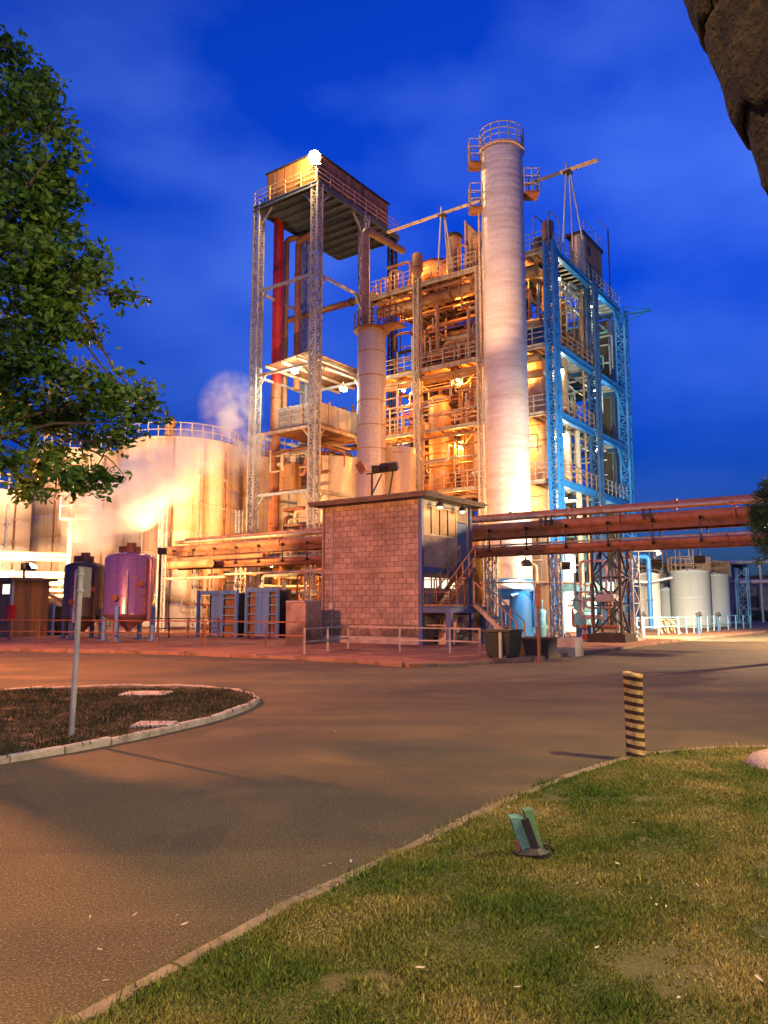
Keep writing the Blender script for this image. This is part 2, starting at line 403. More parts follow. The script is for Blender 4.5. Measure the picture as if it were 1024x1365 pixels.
# raised concrete apron on which the plant stands
apx = [(-90,869),(0,868),(200,872),(390,879),(480,884),(545,890),(620,887),(700,881),(780,872),(850,862),(930,852),(1024,843),(1150,836)]
apw = [GW(x, y)[:2] for x, y in apx]
apron = sheet('plant_apron', apw + [(70,80),(70,150),(-110,150),(-110,60)], .09, G_apron, .14)
def path_points(pts, step):
    """even points along a polyline"""
    P_ = [Vector((x, y, 0)) for x, y in pts]; outp = [P_[0]]; need = step
    for a_, b_ in zip(P_, P_[1:]):
        L_ = (b_-a_).length; pos = 0
        while L_ - pos >= need:
            pos += need; outp.append(a_.lerp(b_, pos/L_)); need = step
        need -= (L_ - pos)
    return outp
def smooth_path(pts, n=8):
    P_ = [Vector((*p, 0)) for p in pts]; P_ = [P_[0]*2-P_[1]] + P_ + [P_[-1]*2-P_[-2]]; o = []
    for i in range(1, len(P_)-2):
        for j in range(n):
            t = j/n; a0, a1, a2, a3 = P_[i-1:i+3]
            v = .5*((2*a1)+(-a0+a2)*t+(2*a0-5*a1+4*a2-a3)*t*t+(-a0+3*a1-3*a2+a3)*t**3); o.append((v.x, v.y))
    o.append((P_[-2].x, P_[-2].y)); return o
def kerb_row(parent, pts, L_, w, h, m, seed, chip=.012):
    """row of separate kerb stones with open joints, each a little uneven"""
    r = random.Random(seed); P_ = path_points(pts, L_)
    for a_, b_ in zip(P_, P_[1:]):
        d = (b_-a_); d.normalize(); s_ = Vector((-d.y, d.x, 0)); a2 = a_ + d*.008; b2 = b_ - d*.008
        j = [r.uniform(-chip, chip) for _ in range(8)]
        ha = h + j[0]; hb = h + j[1]; c = w*.16
        vs_ = []
        for e, hh, jj in ((a2, ha, j[2]), (b2, hb, j[3])):
            for u, z in ((-w/2, -.06), (-w/2, hh-c), (-w/2+c, hh), (w/2-c, hh), (w/2, hh-c), (w/2, -.06)):
                vs_.append(e + s_*(u+jj) + Vector((0,0,z)))
        fs = [(i, i+1, i+7, i+6) for i in range(5)] + [(5,4,3,2,1,0), (6,7,8,9,10,11)]
        k = MB(False).add(vs_, [f[::-1] for f in fs]); k.build('kerb_stone', m, parent)
kerb_row(apron, [GW(x, y)[:2] for x, y in apx[1:]], 1.0, .16, .105, M['dirtykerb'], 3, .02)

# foreground lawn with its stone edging
lawn_px = [(120,1365),(250,1291),(370,1225),(500,1160),(610,1105),(700,1062),(790,1030),(850,1011),(930,1003),(1024,1000)]
lw = [GW(x, y)[:2] for x, y in lawn_px]
lw = smooth_path([(-2.9, .6), (-1.75, 2.2)] + lw + [(7.2, 9.25), (14.0, 9.7)])
lawn_poly = lw + [(14, -6), (-2.9, -6)]
lawn = sheet('lawn', lawn_poly, .035, G_lawn, .08)
kerb_row(lawn, lw, .9, .075, .05, M['edging'], 5, .008)

# traffic island at the left
isl_px = [(-260,1068),(-120,1042),(0,1018),(130,996),(200,981),(270,965),(312,952),(336,942),(342,936),(334,929),(312,924),(270,920),(190,918),(90,920),(0,925),(-200,938),(-420,955)]
isl = smooth_path([GW(x, y)[:2] for x, y in isl_px])
island = sheet('traffic_island', isl, .06, G_island, .1)
kerb_row(island, isl, .62, .10, .085, M['kerb'], 9, .014)

def inside(px_, py_, poly):
    c = np.zeros(len(px_), bool); n = len(poly); j = n-1
    for i in range(n):
        xi, yi = poly[i]; xj, yj = poly[j]
        k = ((yi > py_) != (yj > py_)) & (px_ < (xj-xi)*(py_-yi)/(yj-yi+1e-12)+xi); c ^= k; j = i
    return c
def bumpy(x, y, sc, seed):
    q = np.random.default_rng(seed); v = np.zeros(len(x))
    for k in range(14):
        a = q.uniform(0, 2*np.pi); f = sc*q.uniform(.6, 2.6); v += np.sin((x*np.cos(a)+y*np.sin(a))*f+q.uniform(0, 6.28))
    return v/np.sqrt(7.0)
def blades(name, pts, z, hmin, hmax, wd, m, label, cat, seed, lean=.6):
    g = np.random.default_rng(seed)
    dn = bumpy(pts[:,0], pts[:,1], 4.0, seed+1)+.6*bumpy(pts[:,0], pts[:,1], 14.0, seed+2); pts = pts[dn+g.normal(0, .5, len(pts)) > -2.1]; n = len(pts)
    an = g.uniform(0, 2*np.pi, n); h = g.uniform(hmin, hmax, n)*np.clip(1+.35*bumpy(pts[:,0], pts[:,1], 9.0, seed+3), .5, 1.8); ln = g.uniform(0, lean, n)*h
    la = g.uniform(0, 2*np.pi, n); w = wd*g.uniform(.6, 1.3, n)
    dx, dy = np.cos(an)*w/2, np.sin(an)*w/2
    v = np.zeros((n, 3, 3)); v[:,0,0] = pts[:,0]-dx; v[:,0,1] = pts[:,1]-dy; v[:,1,0] = pts[:,0]+dx; v[:,1,1] = pts[:,1]+dy
    v[:,0,2] = z; v[:,1,2] = z; v[:,2,0] = pts[:,0]+np.cos(la)*ln; v[:,2,1] = pts[:,1]+np.sin(la)*ln; v[:,2,2] = z+h
    me = bpy.data.meshes.new(name); me.vertices.add(n*3); me.vertices.foreach_set('co', v.reshape(-1).astype(np.float32))
    me.loops.add(n*3); me.loops.foreach_set('vertex_index', np.arange(n*3, dtype=np.int32))
    me.polygons.add(n); me.polygons.foreach_set('loop_start', np.arange(0, n*3, 3, dtype=np.int32))
    me.polygons.foreach_set('loop_total', np.full(n, 3, np.int32)); me.update()
    me.materials.append(m); o = bpy.data.objects.new(name, me); COL.objects.link(o)
    return tag(o, label, cat, kind='stuff')
def grass_mat(name, greens, straw, patch):
    m = bpy.data.materials.new(name); m.use_nodes = True
    N = m.node_tree.nodes; L = m.node_tree.links; b = N['Principled BSDF']; b.inputs['Roughness'].default_value = .7
    b.inputs['Specular IOR Level'].default_value = .25
    g = N.new('ShaderNodeNewGeometry')
    n1 = N.new('ShaderNodeTexNoise'); n1.inputs['Scale'].default_value = patch; n1.inputs['Detail'].default_value = 4
    n2 = N.new('ShaderNodeTexNoise'); n2.inputs['Scale'].default_value = 55; n2.inputs['Detail'].default_value = 2
    mp = N.new('ShaderNodeMapping'); mp.inputs['Scale'].default_value = (1,1,0)
    L.new(g.outputs['Position'], mp.inputs[0]); L.new(mp.outputs[0], n1.inputs['Vector']); L.new(mp.outputs[0], n2.inputs['Vector'])
    a_ = N.new('ShaderNodeMath'); a_.operation = 'MULTIPLY_ADD'; a_.inputs[1].default_value = .55
    L.new(n2.outputs[0], a_.inputs[0]); L.new(n1.outputs[0], a_.inputs[2])
    r = N.new('ShaderNodeValToRGB'); e = r.color_ramp.elements
    e[0].position = .50; e[0].color = (*greens[0], 1); e[1].position = .95; e[1].color = (*straw, 1)
    k = e.new(.68); k.color = (*greens[1], 1)
    k = e.new(.80); k.color = (*greens[2], 1)
    rnd_ = N.new('ShaderNodeMapRange'); rnd_.inputs[3].default_value = .45; rnd_.inputs[4].default_value = 1.55; L.new(g.outputs['Random Per Island'], rnd_.inputs[0])
    vm = N.new('ShaderNodeVectorMath'); vm.operation = 'SCALE'; L.new(r.outputs[0], vm.inputs[0]); L.new(rnd_.outputs[0], vm.inputs[3])
    L.new(a_.outputs[0], r.inputs[0]); L.new(vm.outputs[0], b.inputs['Base Color']); return m
g = np.random.default_rng(4)
def scatter(poly, n, x0, x1, y0, y1, power):
    pts = np.zeros((0, 2))
    while len(pts) < n:
        k = n*2; y = y0 + (y1-y0)*g.random(k)**power; x = x0 + (x1-x0)*g.random(k)
        keep = inside(x+.025*np.sin(y*9)+.03*g.normal(size=k), y+.03*g.normal(size=k), poly) & (np.abs(x) < .56*y+.25); pts = np.concatenate([pts, np.stack([x[keep], y[keep]], 1)])
    return pts[:n]
MG = grass_mat('mown_grass', [(.030,.090,.008), (.090,.150,.016), (.18,.19,.034)], (.44,.34,.11), .9)
blades('grass', scatter(lawn_poly, 330000, -2.2, 5.6, 2.6, 9.3, 1.25), .034, .009, .026, .0085, MG, 'short patchy green and straw coloured lawn grass in the foreground', 'grass', 11, 1.1)
wp = scatter(lawn_poly, 9000, -2.2, 5.6, 2.6, 9.3, 1.2); wd_ = bumpy(wp[:,0], wp[:,1], 7.0, 77)
ed = scatter(lawn_poly, 60000, -2.2, 5.6, 2.6, 9.3, 1.2); ep = np.array(lw); near = np.array([np.min((ep[:,0]-x_)**2+(ep[:,1]-y_)**2) for x_, y_ in ed[::2]])
blades('weed_tufts', np.concatenate([wp[wd_ > 1.15], ed[::2][near < .012]]), .034, .025, .065, .011, MG, 'longer weedy grass tufts in the lawn and along its edging', 'grass', 31, .9)
MI = grass_mat('island_grass', [(.018,.026,.008), (.035,.038,.014), (.060,.050,.022)], (.12,.09,.045), 1.2)
blades('island_grass', scatter(isl, 42000, -8, -1.9, 8.0, 15, 1.0), .06, .02, .06, .014, MI, 'dark sparse grass on the kerbed traffic island', 'grass', 12, .9)

# concrete covers on the island
for (x, y, w, d, lab) in ((195, 930, .82, .62, 'pale square concrete cover slab farther back on the traffic island'),
                          (206, 973, .52, .40, 'smaller grey concrete cover slab near the island kerb')):
    c = GW(x, y); b = MB(False); hw = w/2; hd = d/2
    b.add([(c[0]+u*hw*s_, c[1]+v*hd*s_, .06+z) for z, s_ in ((0,1),(.022,1),(.032,.94)) for u, v in ((-1,-1),(1,-.9),(.95,1),(-1,.92))],
          [(0,1,5,4),(1,2,6,5),(2,3,7,6),(3,0,4,7),(4,5,9,8),(5,6,10,9),(6,7,11,10),(7,4,8,11),(8,9,10,11)])
    tag(b.build('cover_slab', M['slab']), lab, 'slab')

# ================================================================== THE PLANT: main process frame
C0 = DY(738, 500, 50); PR, QF = C0[0], C0[1]
ZL = [FQ(738, y, QF)[2] for y in (325, 454, 546, 637)]
PL = FQ(490, 450, QF)[0]; P2 = FQ(557, 450, QF)[0]; P3 = FQ(640, 450, QF)[0]
Q2 = SP(790, 450, PR)[1]; Q3 = SP(829, 450, PR)[1]
frame = thing('steel_frame', 'cream steel process frame with decks and pipework behind the tall chimney column', 'steel structure', ((PL+PR)/2, QF+3, .09))
bframe = thing('blue_steel_frame', 'bright blue open steel frame at the right of the plant', 'steel structure', (PR, (QF+Q3)/2, .09))
QB = QF + 8.0
for p, w in ((P2, .42), (P3, .34), (PL+.2, .34)):
    MB().lattice(p, QF, .09, ZL[0]+(.0 if p != P2 else .3), w, .12, .055, .45).build('column', M['cream'], frame)
for p in (PL+.2, P2, P3): 
    MB().box((p-.14, QB-.14, .09), (p+.14, QB+.14, ZL[0])).build('column', M['rust'], frame)
MB().lattice(PR, QF, .09, ZL[0]+.2, .62, .17, .07, .5).build('column', M['blue'], bframe)
MB().lattice(PR, Q2, .09, ZL[0], .60, .20, .08, .7).build('column', M['darkblue'], bframe)
MB().lattice(PR, Q3, .09, ZL[0], .72, .17, .08, .55).build('column', M['blue'], bframe)
PBK = PR - 6.0
for q in (Q2, Q3): MB().lattice(PBK, q, .09, ZL[0], .5, .14, .06, .8).build('column', M['darkblue'], bframe)
for i, z in enumerate(ZL):
    h = (.34, .30, .26, .26)[i]
    MB().ibeam((PL, QF, z-h/2), (PR-.35, QF, z-h/2), .22, h).build('beam', M['cream'], frame)
    MB().ibeam((PL, QF-.05, z-h-.45), (P3, QF-.05, z-h-.45), .14, .16).build('beam', M['ochre'], frame)
    MB().ibeam((PL, QB, z-h/2), (PR-.35, QB, z-h/2), .2, h).build('beam', M['rust'], frame)
    for p in (PL+.2, P2, (P2+P3)/2, P3, PR-1.9):
        MB().ibeam((p, QF+.1, z-h/2), (p, QB-.1, z-h/2), .18, h*.9).build('cross_beam', M['rust'], frame)
    # blue right face
    MB().ibeam((PR, QF+.35, z-.24), (PR, Q2-.35, z-.24), .34, .48).build('beam', M['blue'], bframe)
    MB().ibeam((PR, Q2+.35, z-.24), (PR, Q3-.38, z-.24), .34, .48).build('beam', M['blue'], bframe)
    MB().bar((PR, Q3-.4, z-2.0), (PR, Q3-2.0, z-.5), .16).build('knee_brace', M['blue'], bframe)
    MB().bar((PR, Q2+.3, z-1.7), (PR, Q2+1.4, z-.5), .14).build('knee_brace', M['blue'], bframe)
    for q in (QF+2.6, Q2, Q2+3.6, Q3): MB().ibeam((PBK, q, z-.2), (PR-.2, q, z-.2), .16, .3).build('cross_beam', M['darkblue'], bframe)
    # decks
    dk = MB().box((PL, QF+.12, z), (PR-.4, QF+(8 if i == 0 else 2.3), z+.06)); dk.build('deck', M['ochre'], frame)
    jo = MB()
    x = PL+.6
    while x < PR-.6: jo.bar((x, QF+.15, z-.08), (x, QF+(7.9 if i == 0 else 2.25), z-.08), .07, .14); x += .8
    jo.build('joists', M['rust'], frame)
    if i < 3 or True:
        MB().box((PR-2.1, QF+2.5, z), (PR-.2, Q3, z+.05)).build('deck', M['galv'], bframe)
        jo = MB(); y = QF+2.7
        while y < Q3: jo.bar((PR-2.1, y, z-.07), (PR-.25, y, z-.07), .07, .12); y += .75
        jo.build('joists', M['galv'], bframe)
    # handrails
    MB().rail([(PL, QF-.08, z+.06), (P2-.3, QF-.08, z+.06)], 1.1, .95, .05, 3).build('handrail', M['cream'], frame)
    MB().rail([(P2+.3, QF-.08, z+.06), (P3-.2, QF-.08, z+.06)], 1.1, .95, .05, 3).build('handrail', M['cream'], frame)
    MB().rail([(P3+.3, QF-.08, z+.06), (PR-.5, QF-.08, z+.06)], 1.1, .95, .05, 3).build('handrail', M['cream'], frame)
    MB().rail([(PR+.05, QF+.5, z+.06), (PR+.05, Q2-.4, z+.06)], 1.1, .9, .05, 3).build('handrail', M['ochre'] if i else M['galv'], bframe)
    if i in (0, 3): MB().rail([(PR+.05, Q2+.4, z+.06), (PR+.05, Q3-.4, z+.06)], 1.1, .9, .05, 3).build('handrail', M['galv'], bframe)
# diagonal bracing seen between the two vessels
zb0, zb1 = ZL[3], ZL[2]
pm = FQ(617, 600, QF+1.6)[0]
MB().bar((pm, QF+1.6, ZL[3]+.1), (pm, QF+1.6, ZL[1]-.4), .26).build('post', M['ochre'], frame)
for s_ in (-1, 1):
    for z in (ZL[2]-1.2, ZL[2]+.6, ZL[1]-1.6):
        MB().bar((pm+s_*.1, QF+1.6, z), (pm+s_*1.1, QF+1.6, z+1.0), .13).build('knee_brace', M['ochre'], frame)
MB().bar(FQ(582, 570, QF+.6), FQ(625, 600, QF+.6), .16).build('brace', M['ochre'], frame)
# blue bracket arm sticking out at the right end of the roof
ba = (PR+.2, Q3, ZL[0]-.35)
b = MB().bar(ba, (PR+2.4, Q3+.4, ZL[0]-.35), .3, .12).bar((PR+.2, Q3, ZL[0]+.3), (PR+2.4, Q3+.4, ZL[0]-.25), .06).bar((PR+.2,Q3,ZL[0]-1.2), (PR+1.8,Q3+.3,ZL[0]-.42), .09)
b.build('bracket_arm', M['blue'], bframe)

# --- pipework clutter: welded to the frames, so parts of them
def pipe(parent, pts, r, m, n=8, bend=None, flange=0):
    o = MB().tube(pts, r, n, bend or r*3).build('pipe', M[m], parent)
    if flange:
        P_ = [Vector(p) for p in pts]
        for a_, b_ in zip(P_, P_[1:]):
            L_ = (b_-a_).length
            if L_ > 1.6:
                d = (b_-a_)/L_; c = a_.lerp(b_, .5)
                MB().tube([c-d*.05, c+d*.05], r*1.45, 10).build('flange', M[m], o)
    return o
def clutter(parent, n, p0, p1, q0, q1, z0, z1, mats, seed, rmin=.05, rmax=.18):
    r = random.Random(seed)
    for _ in range(n):
        a_ = [r.uniform(p0, p1), r.uniform(q0, q1), r.uniform(z0, z1)]; pts = [tuple(a_)]
        ax = r.choice((0, 2, 2, 0, 1))
        for _k in range(r.choice((2, 3, 3, 4))):
            lo, hi = ((p0, p1), (q0, q1), (z0, z1))[ax]
            nv = r.uniform(lo, hi)
            if abs(nv - a_[ax]) < .8: nv = min(hi, a_[ax]+1.2) if a_[ax]+1.2 < hi else a_[ax]-1.2
            a_[ax] = nv; pts.append(tuple(a_)); ax = r.choice([k for k in (0, 1, 2, 2, 0) if k != ax])
        rr = rmin + (rmax-rmin)*r.random()**2
        pipe(parent, pts, rr, r.choice(mats), 7, rr*3, 1 if r.random() < .4 else 0)
warm = ['ochre', 'ochre', 'rustpipe', 'clad', 'rust', 'rust', 'black']
# added dark panels behind the frame, closing the view through and darkening its interior
for i in range(4):
    za_, zb_ = (ZL[1], ZL[2], ZL[3], .3)[i]+.1, ZL[i]-.4
    x = PL-.2; k = 0
    while x < PR-2.4:
        if (k*7+i*3) % 11 != 4: MB().box((x, QB+.62, za_), (x+1.0, QB+.70, zb_)).build('shade_panel', M['brown' if (k+i) % 4 == 0 else 'darktank'], frame)
        x += 1.04; k += 1
# horizontal heat exchangers lying on the decks
for (i, p0_, p1_, q_, r_) in ((1, PL+1, P2-.6, QF+5.0, .8), (1, P2+.6, P3+.4, QF+4.6, .95), (2, P2+.4, P3+1.4, QF+5.6, .8), (2, PL+.8, P2-.5, QF+4.2, .7), (0, P3-1, PR-3, QF+4.4, .9), (3, PL+.8, P2-.8, QF+4.6, .8)):
    zc__ = ZL[i]+.35+r_
    o = MB().tube([(p0_, q_, zc__), (p0_+.25, q_, zc__), (p1_-.25, q_, zc__), (p1_, q_, zc__)], [r_*.6, r_, r_, r_*.6], 18).build('heat_exchanger', M['rust' if i != 2 else 'ochre'], frame)
    for f_ in (.2, .8):
        x = p0_+(p1_-p0_)*f_; MB().box((x-.12, q_-r_*.8, ZL[i]-.35), (x+.12, q_+r_*.8, zc__-r_*.7)).build('saddle', M['black'], o)
        MB().tube([(x-.06, q_, zc__), (x+.06, q_, zc__)], r_*1.1, 18).build('flange', M['rust'], o)
zz = [ZL[0], ZL[1], ZL[2], ZL[3], .3]
for i in range(4):
    clutter(frame, (52, 46, 40, 30)[i], PL+.3, PR-2.6, QF+(2.6 if i else 1.0), QB+.5, zz[i+1]+.4, zz[i]-.5, warm, 20+i)
for i in range(4): clutter(frame, (12, 16, 16, 12)[i], PL+.3, PR-1.2, QF+.15, QF+2.4, zz[i+1]+.5, zz[i]-.4, ['ochre', 'cream', 'rustpipe', 'galv', 'clad'], 40+i, .035, .11)
clutter(bframe, 26, PR-3.8, PR-.6, QF+2.8, Q2+.4, ZL[1]+.3, ZL[0]-.4, ['green', 'galv', 'ochre', 'green'], 31, .05, .14)
clutter(bframe, 16, PR-3.8, PR-.6, Q2+.4, Q3-.5, ZL[1]+.3, ZL[0]-.4, ['green', 'galv', 'teal'], 32, .05, .12)
clutter(bframe, 18, PR-3.8, PR-.6, QF+2.8, Q3-2.5, ZL[2]+.3, ZL[1]-.5, ['green', 'galv', 'ochre'], 33, .05, .12)
clutter(bframe, 14, PR-3.8, PR-.6, QF+2.8, Q3-2.5, ZL[3]+.3, ZL[2]-.5, ['green', 'galv', 'cream'], 34, .05, .12)
clutter(bframe, 18, PR-4.5, PR-.3, QF+.6, Q3-1, .4, ZL[3]-.5, ['teal', 'galv', 'blue', 'green', 'cream'], 35, .05, .14)
for i, (q0_, q1_) in ((0, (QF+2.6, Q3-.4)), (1, (QF+5.2, Q3-4.5)), (1, (Q3-2.8, Q3-.4)), (2, (Q2+1.0, Q3-.4)), (3, (QF+3.5, Q3-.4))):
    y = q0_
    while y < q1_-.9: MB().box((PBK-.9, y, (ZL+[.3])[i+1]+.1), (PBK-.82, y+.98, ZL[i]-.4)).build('shade_panel', M['darktank'], bframe); y += 1.02  # added dark panels that darken the open bays of the blue frame
for i in range(4):
    x = PBK-.4; k = 0
    while x < PR-2.3:
        if i in (0, 3) or (k % 5 not in (1, 2)): MB().box((x, Q3+.42, (ZL+[.3])[i+1]+.1), (x+.98, Q3+.5, ZL[i]-.35)).build('shade_panel', M['darktank'], bframe)  # more added dark panels, at the far side of the blue frame
        x += 1.02; k += 1
# individually recognisable runs on the front
def fz(px, py, q): return FQ(px, py, q)
a0 = fz(505, 408, QF+.9); a1 = fz(640, 377, QF+.9)
pipe(frame, [(a0[0], a0[1], a1[2]-.2), (a1[0]+4.5, a1[1], a1[2]-.2)], .42, 'ochre', 16, flange=1)
z_ = fz(600, 500, QF+.7)[2]
pipe(frame, [(PL+.5, QF+.7, z_-2.2), (PL+.5, QF+.7, z_), (PR-1.2, QF+.7, z_)], .30, 'ochre', 14, .7, 1)
z_ = fz(625, 515, QF+1.4)[2]
pipe(frame, [(P3-2.2, QF+1.4, z_), (PR-1.2, QF+1.4, z_)], .28, 'ochre', 14, flange=1)
z_ = fz(620, 453, QF+1.0)[2]
pipe(frame, [(P2+2.6, QF+1.0, z_), (PR-1.2, QF+1.0, z_)], .33, 'ochre', 14, flange=1)
u0 = fz(592, 458, QF+.8); u1 = fz(612, 458, QF+.8)
pipe(frame, [(u0[0], QF+.8, ZL[1]+.1), (u0[0], QF+.8, ZL[1]+1.9), (u1[0], QF+.8, ZL[1]+1.9), (u1[0], QF+.8, ZL[1]+.5)], .14, 'ochre', 12, .55)
x_ = fz(625, 430, QF+.5)
pipe(frame, [(x_[0], QF+.5, ZL[1]+.1), (x_[0], QF+.5, fz(625, 412, QF+.5)[2]), (x_[0]+1.6, QF+.5, fz(625, 412, QF+.5)[2])], .13, 'cream', 10, .3)
x_ = fz(583, 420, QF+.9); pipe(frame, [(x_[0], QF+.9, ZL[1]+1.6), (x_[0], QF+.9, ZL[0]-1.6)], .16, 'ochre', 10)
x_ = fz(548, 470, QF-.12); pipe(frame, [(x_[0], QF+.25, fz(548, 526, QF)[2]), (x_[0], QF+.25, fz(548, 448, QF)[2])], .2, 'galv', 10)
for (px, y0, y1) in ((520, 545, 600), (530, 470, 640), (536, 540, 600), (565, 560, 640), (640-8, 560, 650)):
    t0 = fz(px, y0, QF+.4); t1 = fz(px, y1, QF+.4)
    pipe(frame, [(t0[0], QF+.4, t0[2]), (t0[0], QF+.4, t1[2])], .07, 'cream', 8)
# roof pipework: goosenecks
for (px, ph, r_) in ((497, 1.0, .06), (507, 1.5, .08), (520, 1.9, .1), (526, 1.7, .07), (628, 2.6, .11), (612, 2.2, .1)):
    t0 = fz(px, 360, QF+.5)[0]
    pipe(frame, [(t0, QF+.5, ZL[0]-1.5), (t0, QF+.5, ZL[0]+ph), (t0+.7, QF+.5, ZL[0]+ph), (t0+.7, QF+.5, ZL[0]+.3)], r_, 'ochre', 10, .3)
t0 = fz(516, 350, QF+.6)[0]; t1 = fz(547, 350, QF+.6)[0]
pipe(frame, [(t0, QF+.6, ZL[0]+2.3), (t1, QF+.6, ZL[0]+2.3), (t1, QF+.6, ZL[0]+.1)], .11, 'ochre', 10, .35)

# --- vessels standing in and on the frame
def vessel(name, label, p, q, z0, z1, r, m, bands=(), domed=True, legs=False, bandm=None, n=28, nozzle=True, cone=0.0):
    t = thing(name, label, 'vessel', (p, q, z0))
    h = z1 - z0; dh = r*.45 if domed else .05
    prof = [(r*.98, 0), (r, .03), (r, h-dh)]
    if domed: prof += [(r*math.cos(a_), h-dh+dh*math.sin(a_)) for a_ in (.35, .7, 1.05, 1.35)] + [(.005, h)]
    else: prof += [(r, h-.02), (.005, h+.05)]
    MB().lathe((p, q, z0), prof, n).build('shell', M[m], t)
    for bz in bands: MB().ring((p, q, bz), r+.002, .05, .12, n).build('band', M[bandm or m], t)
    if nozzle:
        MB().cyl((p, q, z1-.1), (p, q, z1+.45), r*.18, 10).cyl((p, q, z1+.4), (p, q, z1+.48), r*.28, 10).build('nozzle', M[m], t)
    return t
vq = QF+3.0
c = fz(588, 600, vq); zt = fz(588, 527, vq)[2]
vessel('process_vessel', 'ochre upright vessel with dark band between the cream column and the tall chimney', c[0], vq, ZL[3]+.06, zt, .93, 'ochre', (fz(588,556,vq)[2], fz(588,607,vq)[2]), bandm='rust')
c = fz(636, 600, vq)
vessel('process_vessel', 'ochre upright vessel half hidden by the left edge of the tall chimney', c[0], vq, ZL[3]+.06, fz(640, 530, vq)[2], .93, 'ochre', (fz(636,548,vq)[2],), bandm='rust')
c = DY(722, 560, 54); 
vessel('process_vessel', 'tall weathered cream vessel between the chimney and the blue corner column', c[0], c[1], .09, DY(722, 478, 54)[2], 1.02, 'clad', tuple(DY(722, y, 54)[2] for y in (530, 590)), bandm='ochre')
c = DY(530, 620, 52)
vessel('storage_vessel', 'short ribbed cream tank just right of the slim banded column', c[0], c[1], .09, DY(530, 599, 52)[2], 1.25, 'clad', (DY(530, 600, 52)[2]-.4, 6.5), domed=False, nozzle=False)
c = SP(817, 560, PR-2.6); zt = SP(817, 432, PR-2.6)[2]
vessel('process_vessel', 'pale green tall vessel inside the right end of the blue frame', c[0], c[1], .09, zt, 1.12, 'green', tuple(SP(817, y, PR-2.6)[2] for y in (470, 500, 580, 620)), bandm='galv')
c = SP(751, 500, PR-.9)
vessel('process_vessel', 'slim pale vessel behind the near blue column under the second beam', c[0], c[1], ZL[2]+.06, SP(751, 478, PR-.9)[2]+.2, .30, 'cream', n=16)
vessel('process_vessel', 'slim pale vessel behind the near blue column under the third beam', c[0], c[1]+.3, ZL[3]+.06, SP(751, 572, PR-.9)[2], .32, 'cream', n=16)
c = SP(770, 600, PR-.5)
t = thing('riser_pipe', 'pale upright pipe with orange elbow inside the lower blue frame', 'pipe', (c[0], c[1], .09))
zt = SP(770, 570, PR-.5)[2]
MB().cyl((c[0], c[1], .09), (c[0], c[1], zt-.3), .21, 14).build('riser', M['cream'], t)
MB().tube([(c[0], c[1], zt-.3), (c[0], c[1], zt), (c[0], c[1]-1.2, zt)], .2, 12, .3).build('elbow', M['rustpipe'], t)
c = SP(766, 480, PR-.3)
t = thing('riser_pipe', 'thin pale riser pipe running up the middle of the blue frame', 'pipe', (PR-.35, SP(777,480,PR-.35)[1], .09))
qq = SP(777, 480, PR-.35)[1]
MB().tube([(PR-.35, qq, .09), (PR-.35, qq, ZL[0]-1.0), (PR-2.5, qq, ZL[0]-1.0)], .085, 10, .3).build('riser', M['ochre'], t)
for z in ZL[1:]: MB().box((PR-.5, qq-.12, z-.2), (PR-.2, qq+.12, z-.1)).build('clamp', M['galv'], t)
vessel('process_vessel', 'tall grey green vessel behind the middle column of the blue frame', PR-3.7, Q2+1.6, .09, ZL[0]-1.6, 1.0, 'green', (ZL[3]+1, ZL[2]+1.2, ZL[1]+1.5), bandm='galv')
vessel('process_vessel', 'dull ochre vessel deep inside the near bay of the blue frame', PR-4.6, QF+6.0, .09, ZL[1]+3.6, .95, 'clad', (ZL[3]+2, ZL[2]+2, ZL[1]+1), bandm='rust')
# blue motor at the second deck
c = DY(714, 436, 52.5)
t = thing('electric_motor', 'round blue motor on the deck just right of the chimney', 'motor', (c[0], c[1], ZL[1]+.06))
zc = c[2]
MB().tube([(c[0], c[1]-.7, zc), (c[0], c[1]+.6, zc)], [.42, .46], 18).tube([(c[0], c[1]-.85, zc), (c[0], c[1]-.7, zc)], [.2, .4], 18).build('casing', M['blue'], t)
MB().box((c[0]-.4, c[1]-.6, ZL[1]+.06), (c[0]+.4, c[1]+.5, zc-.3)).build('base', M['darkblue'], t)

# roof equipment
c = fz(557, 350, QF+.1)
t = thing("roof_vent_drum", 'stubby ochre vent drum on top of the cream lattice column', 'vent', (P2, QF+.1, ZL[0]+.3))
MB().lathe((P2, QF, ZL[0]+.3), [(.3,0),(.3,.5),(.42,.6),(.42,1.9),(.36,2.05),(.005,2.15)], 18).build('drum', M['ochre'], t)
MB().ring((P2, QF, ZL[0]+1.2), .42, .03, .08, 18).build('band', M['rust'], t)
c = fz(605, 330, QF+1.6)
t = thing('roof_tank', 'capped ochre cylinder on the roof deck left of the chimney', 'tank', (c[0], c[1], ZL[0]+.06))
zt = fz(605, 311, QF+1.6)[2]
MB().lathe((c[0], c[1], ZL[0]+.06), [(.58,0),(.58,zt-ZL[0]-.5)], 20).build('shell', M['ochre'], t)
MB().lathe((c[0], c[1], zt-.45), [(.62,0),(.72,.12),(.6,.3),(.005,.4)], 20).build('cap', M['black'], t)
c = fz(632, 320, QF+.9)
t = thing('roof_hopper', 'tapered ochre hopper with slanted top beside the chimney', 'hopper', (c[0], c[1], ZL[0]+.06))
zt = fz(622, 296, QF+.9)[2]; x0 = fz(622, 320, QF+.9)[0]; x1 = fz(648, 320, QF+.9)[0]; y0 = QF+.9; y1 = QF+2.2; zb = ZL[0]+.06
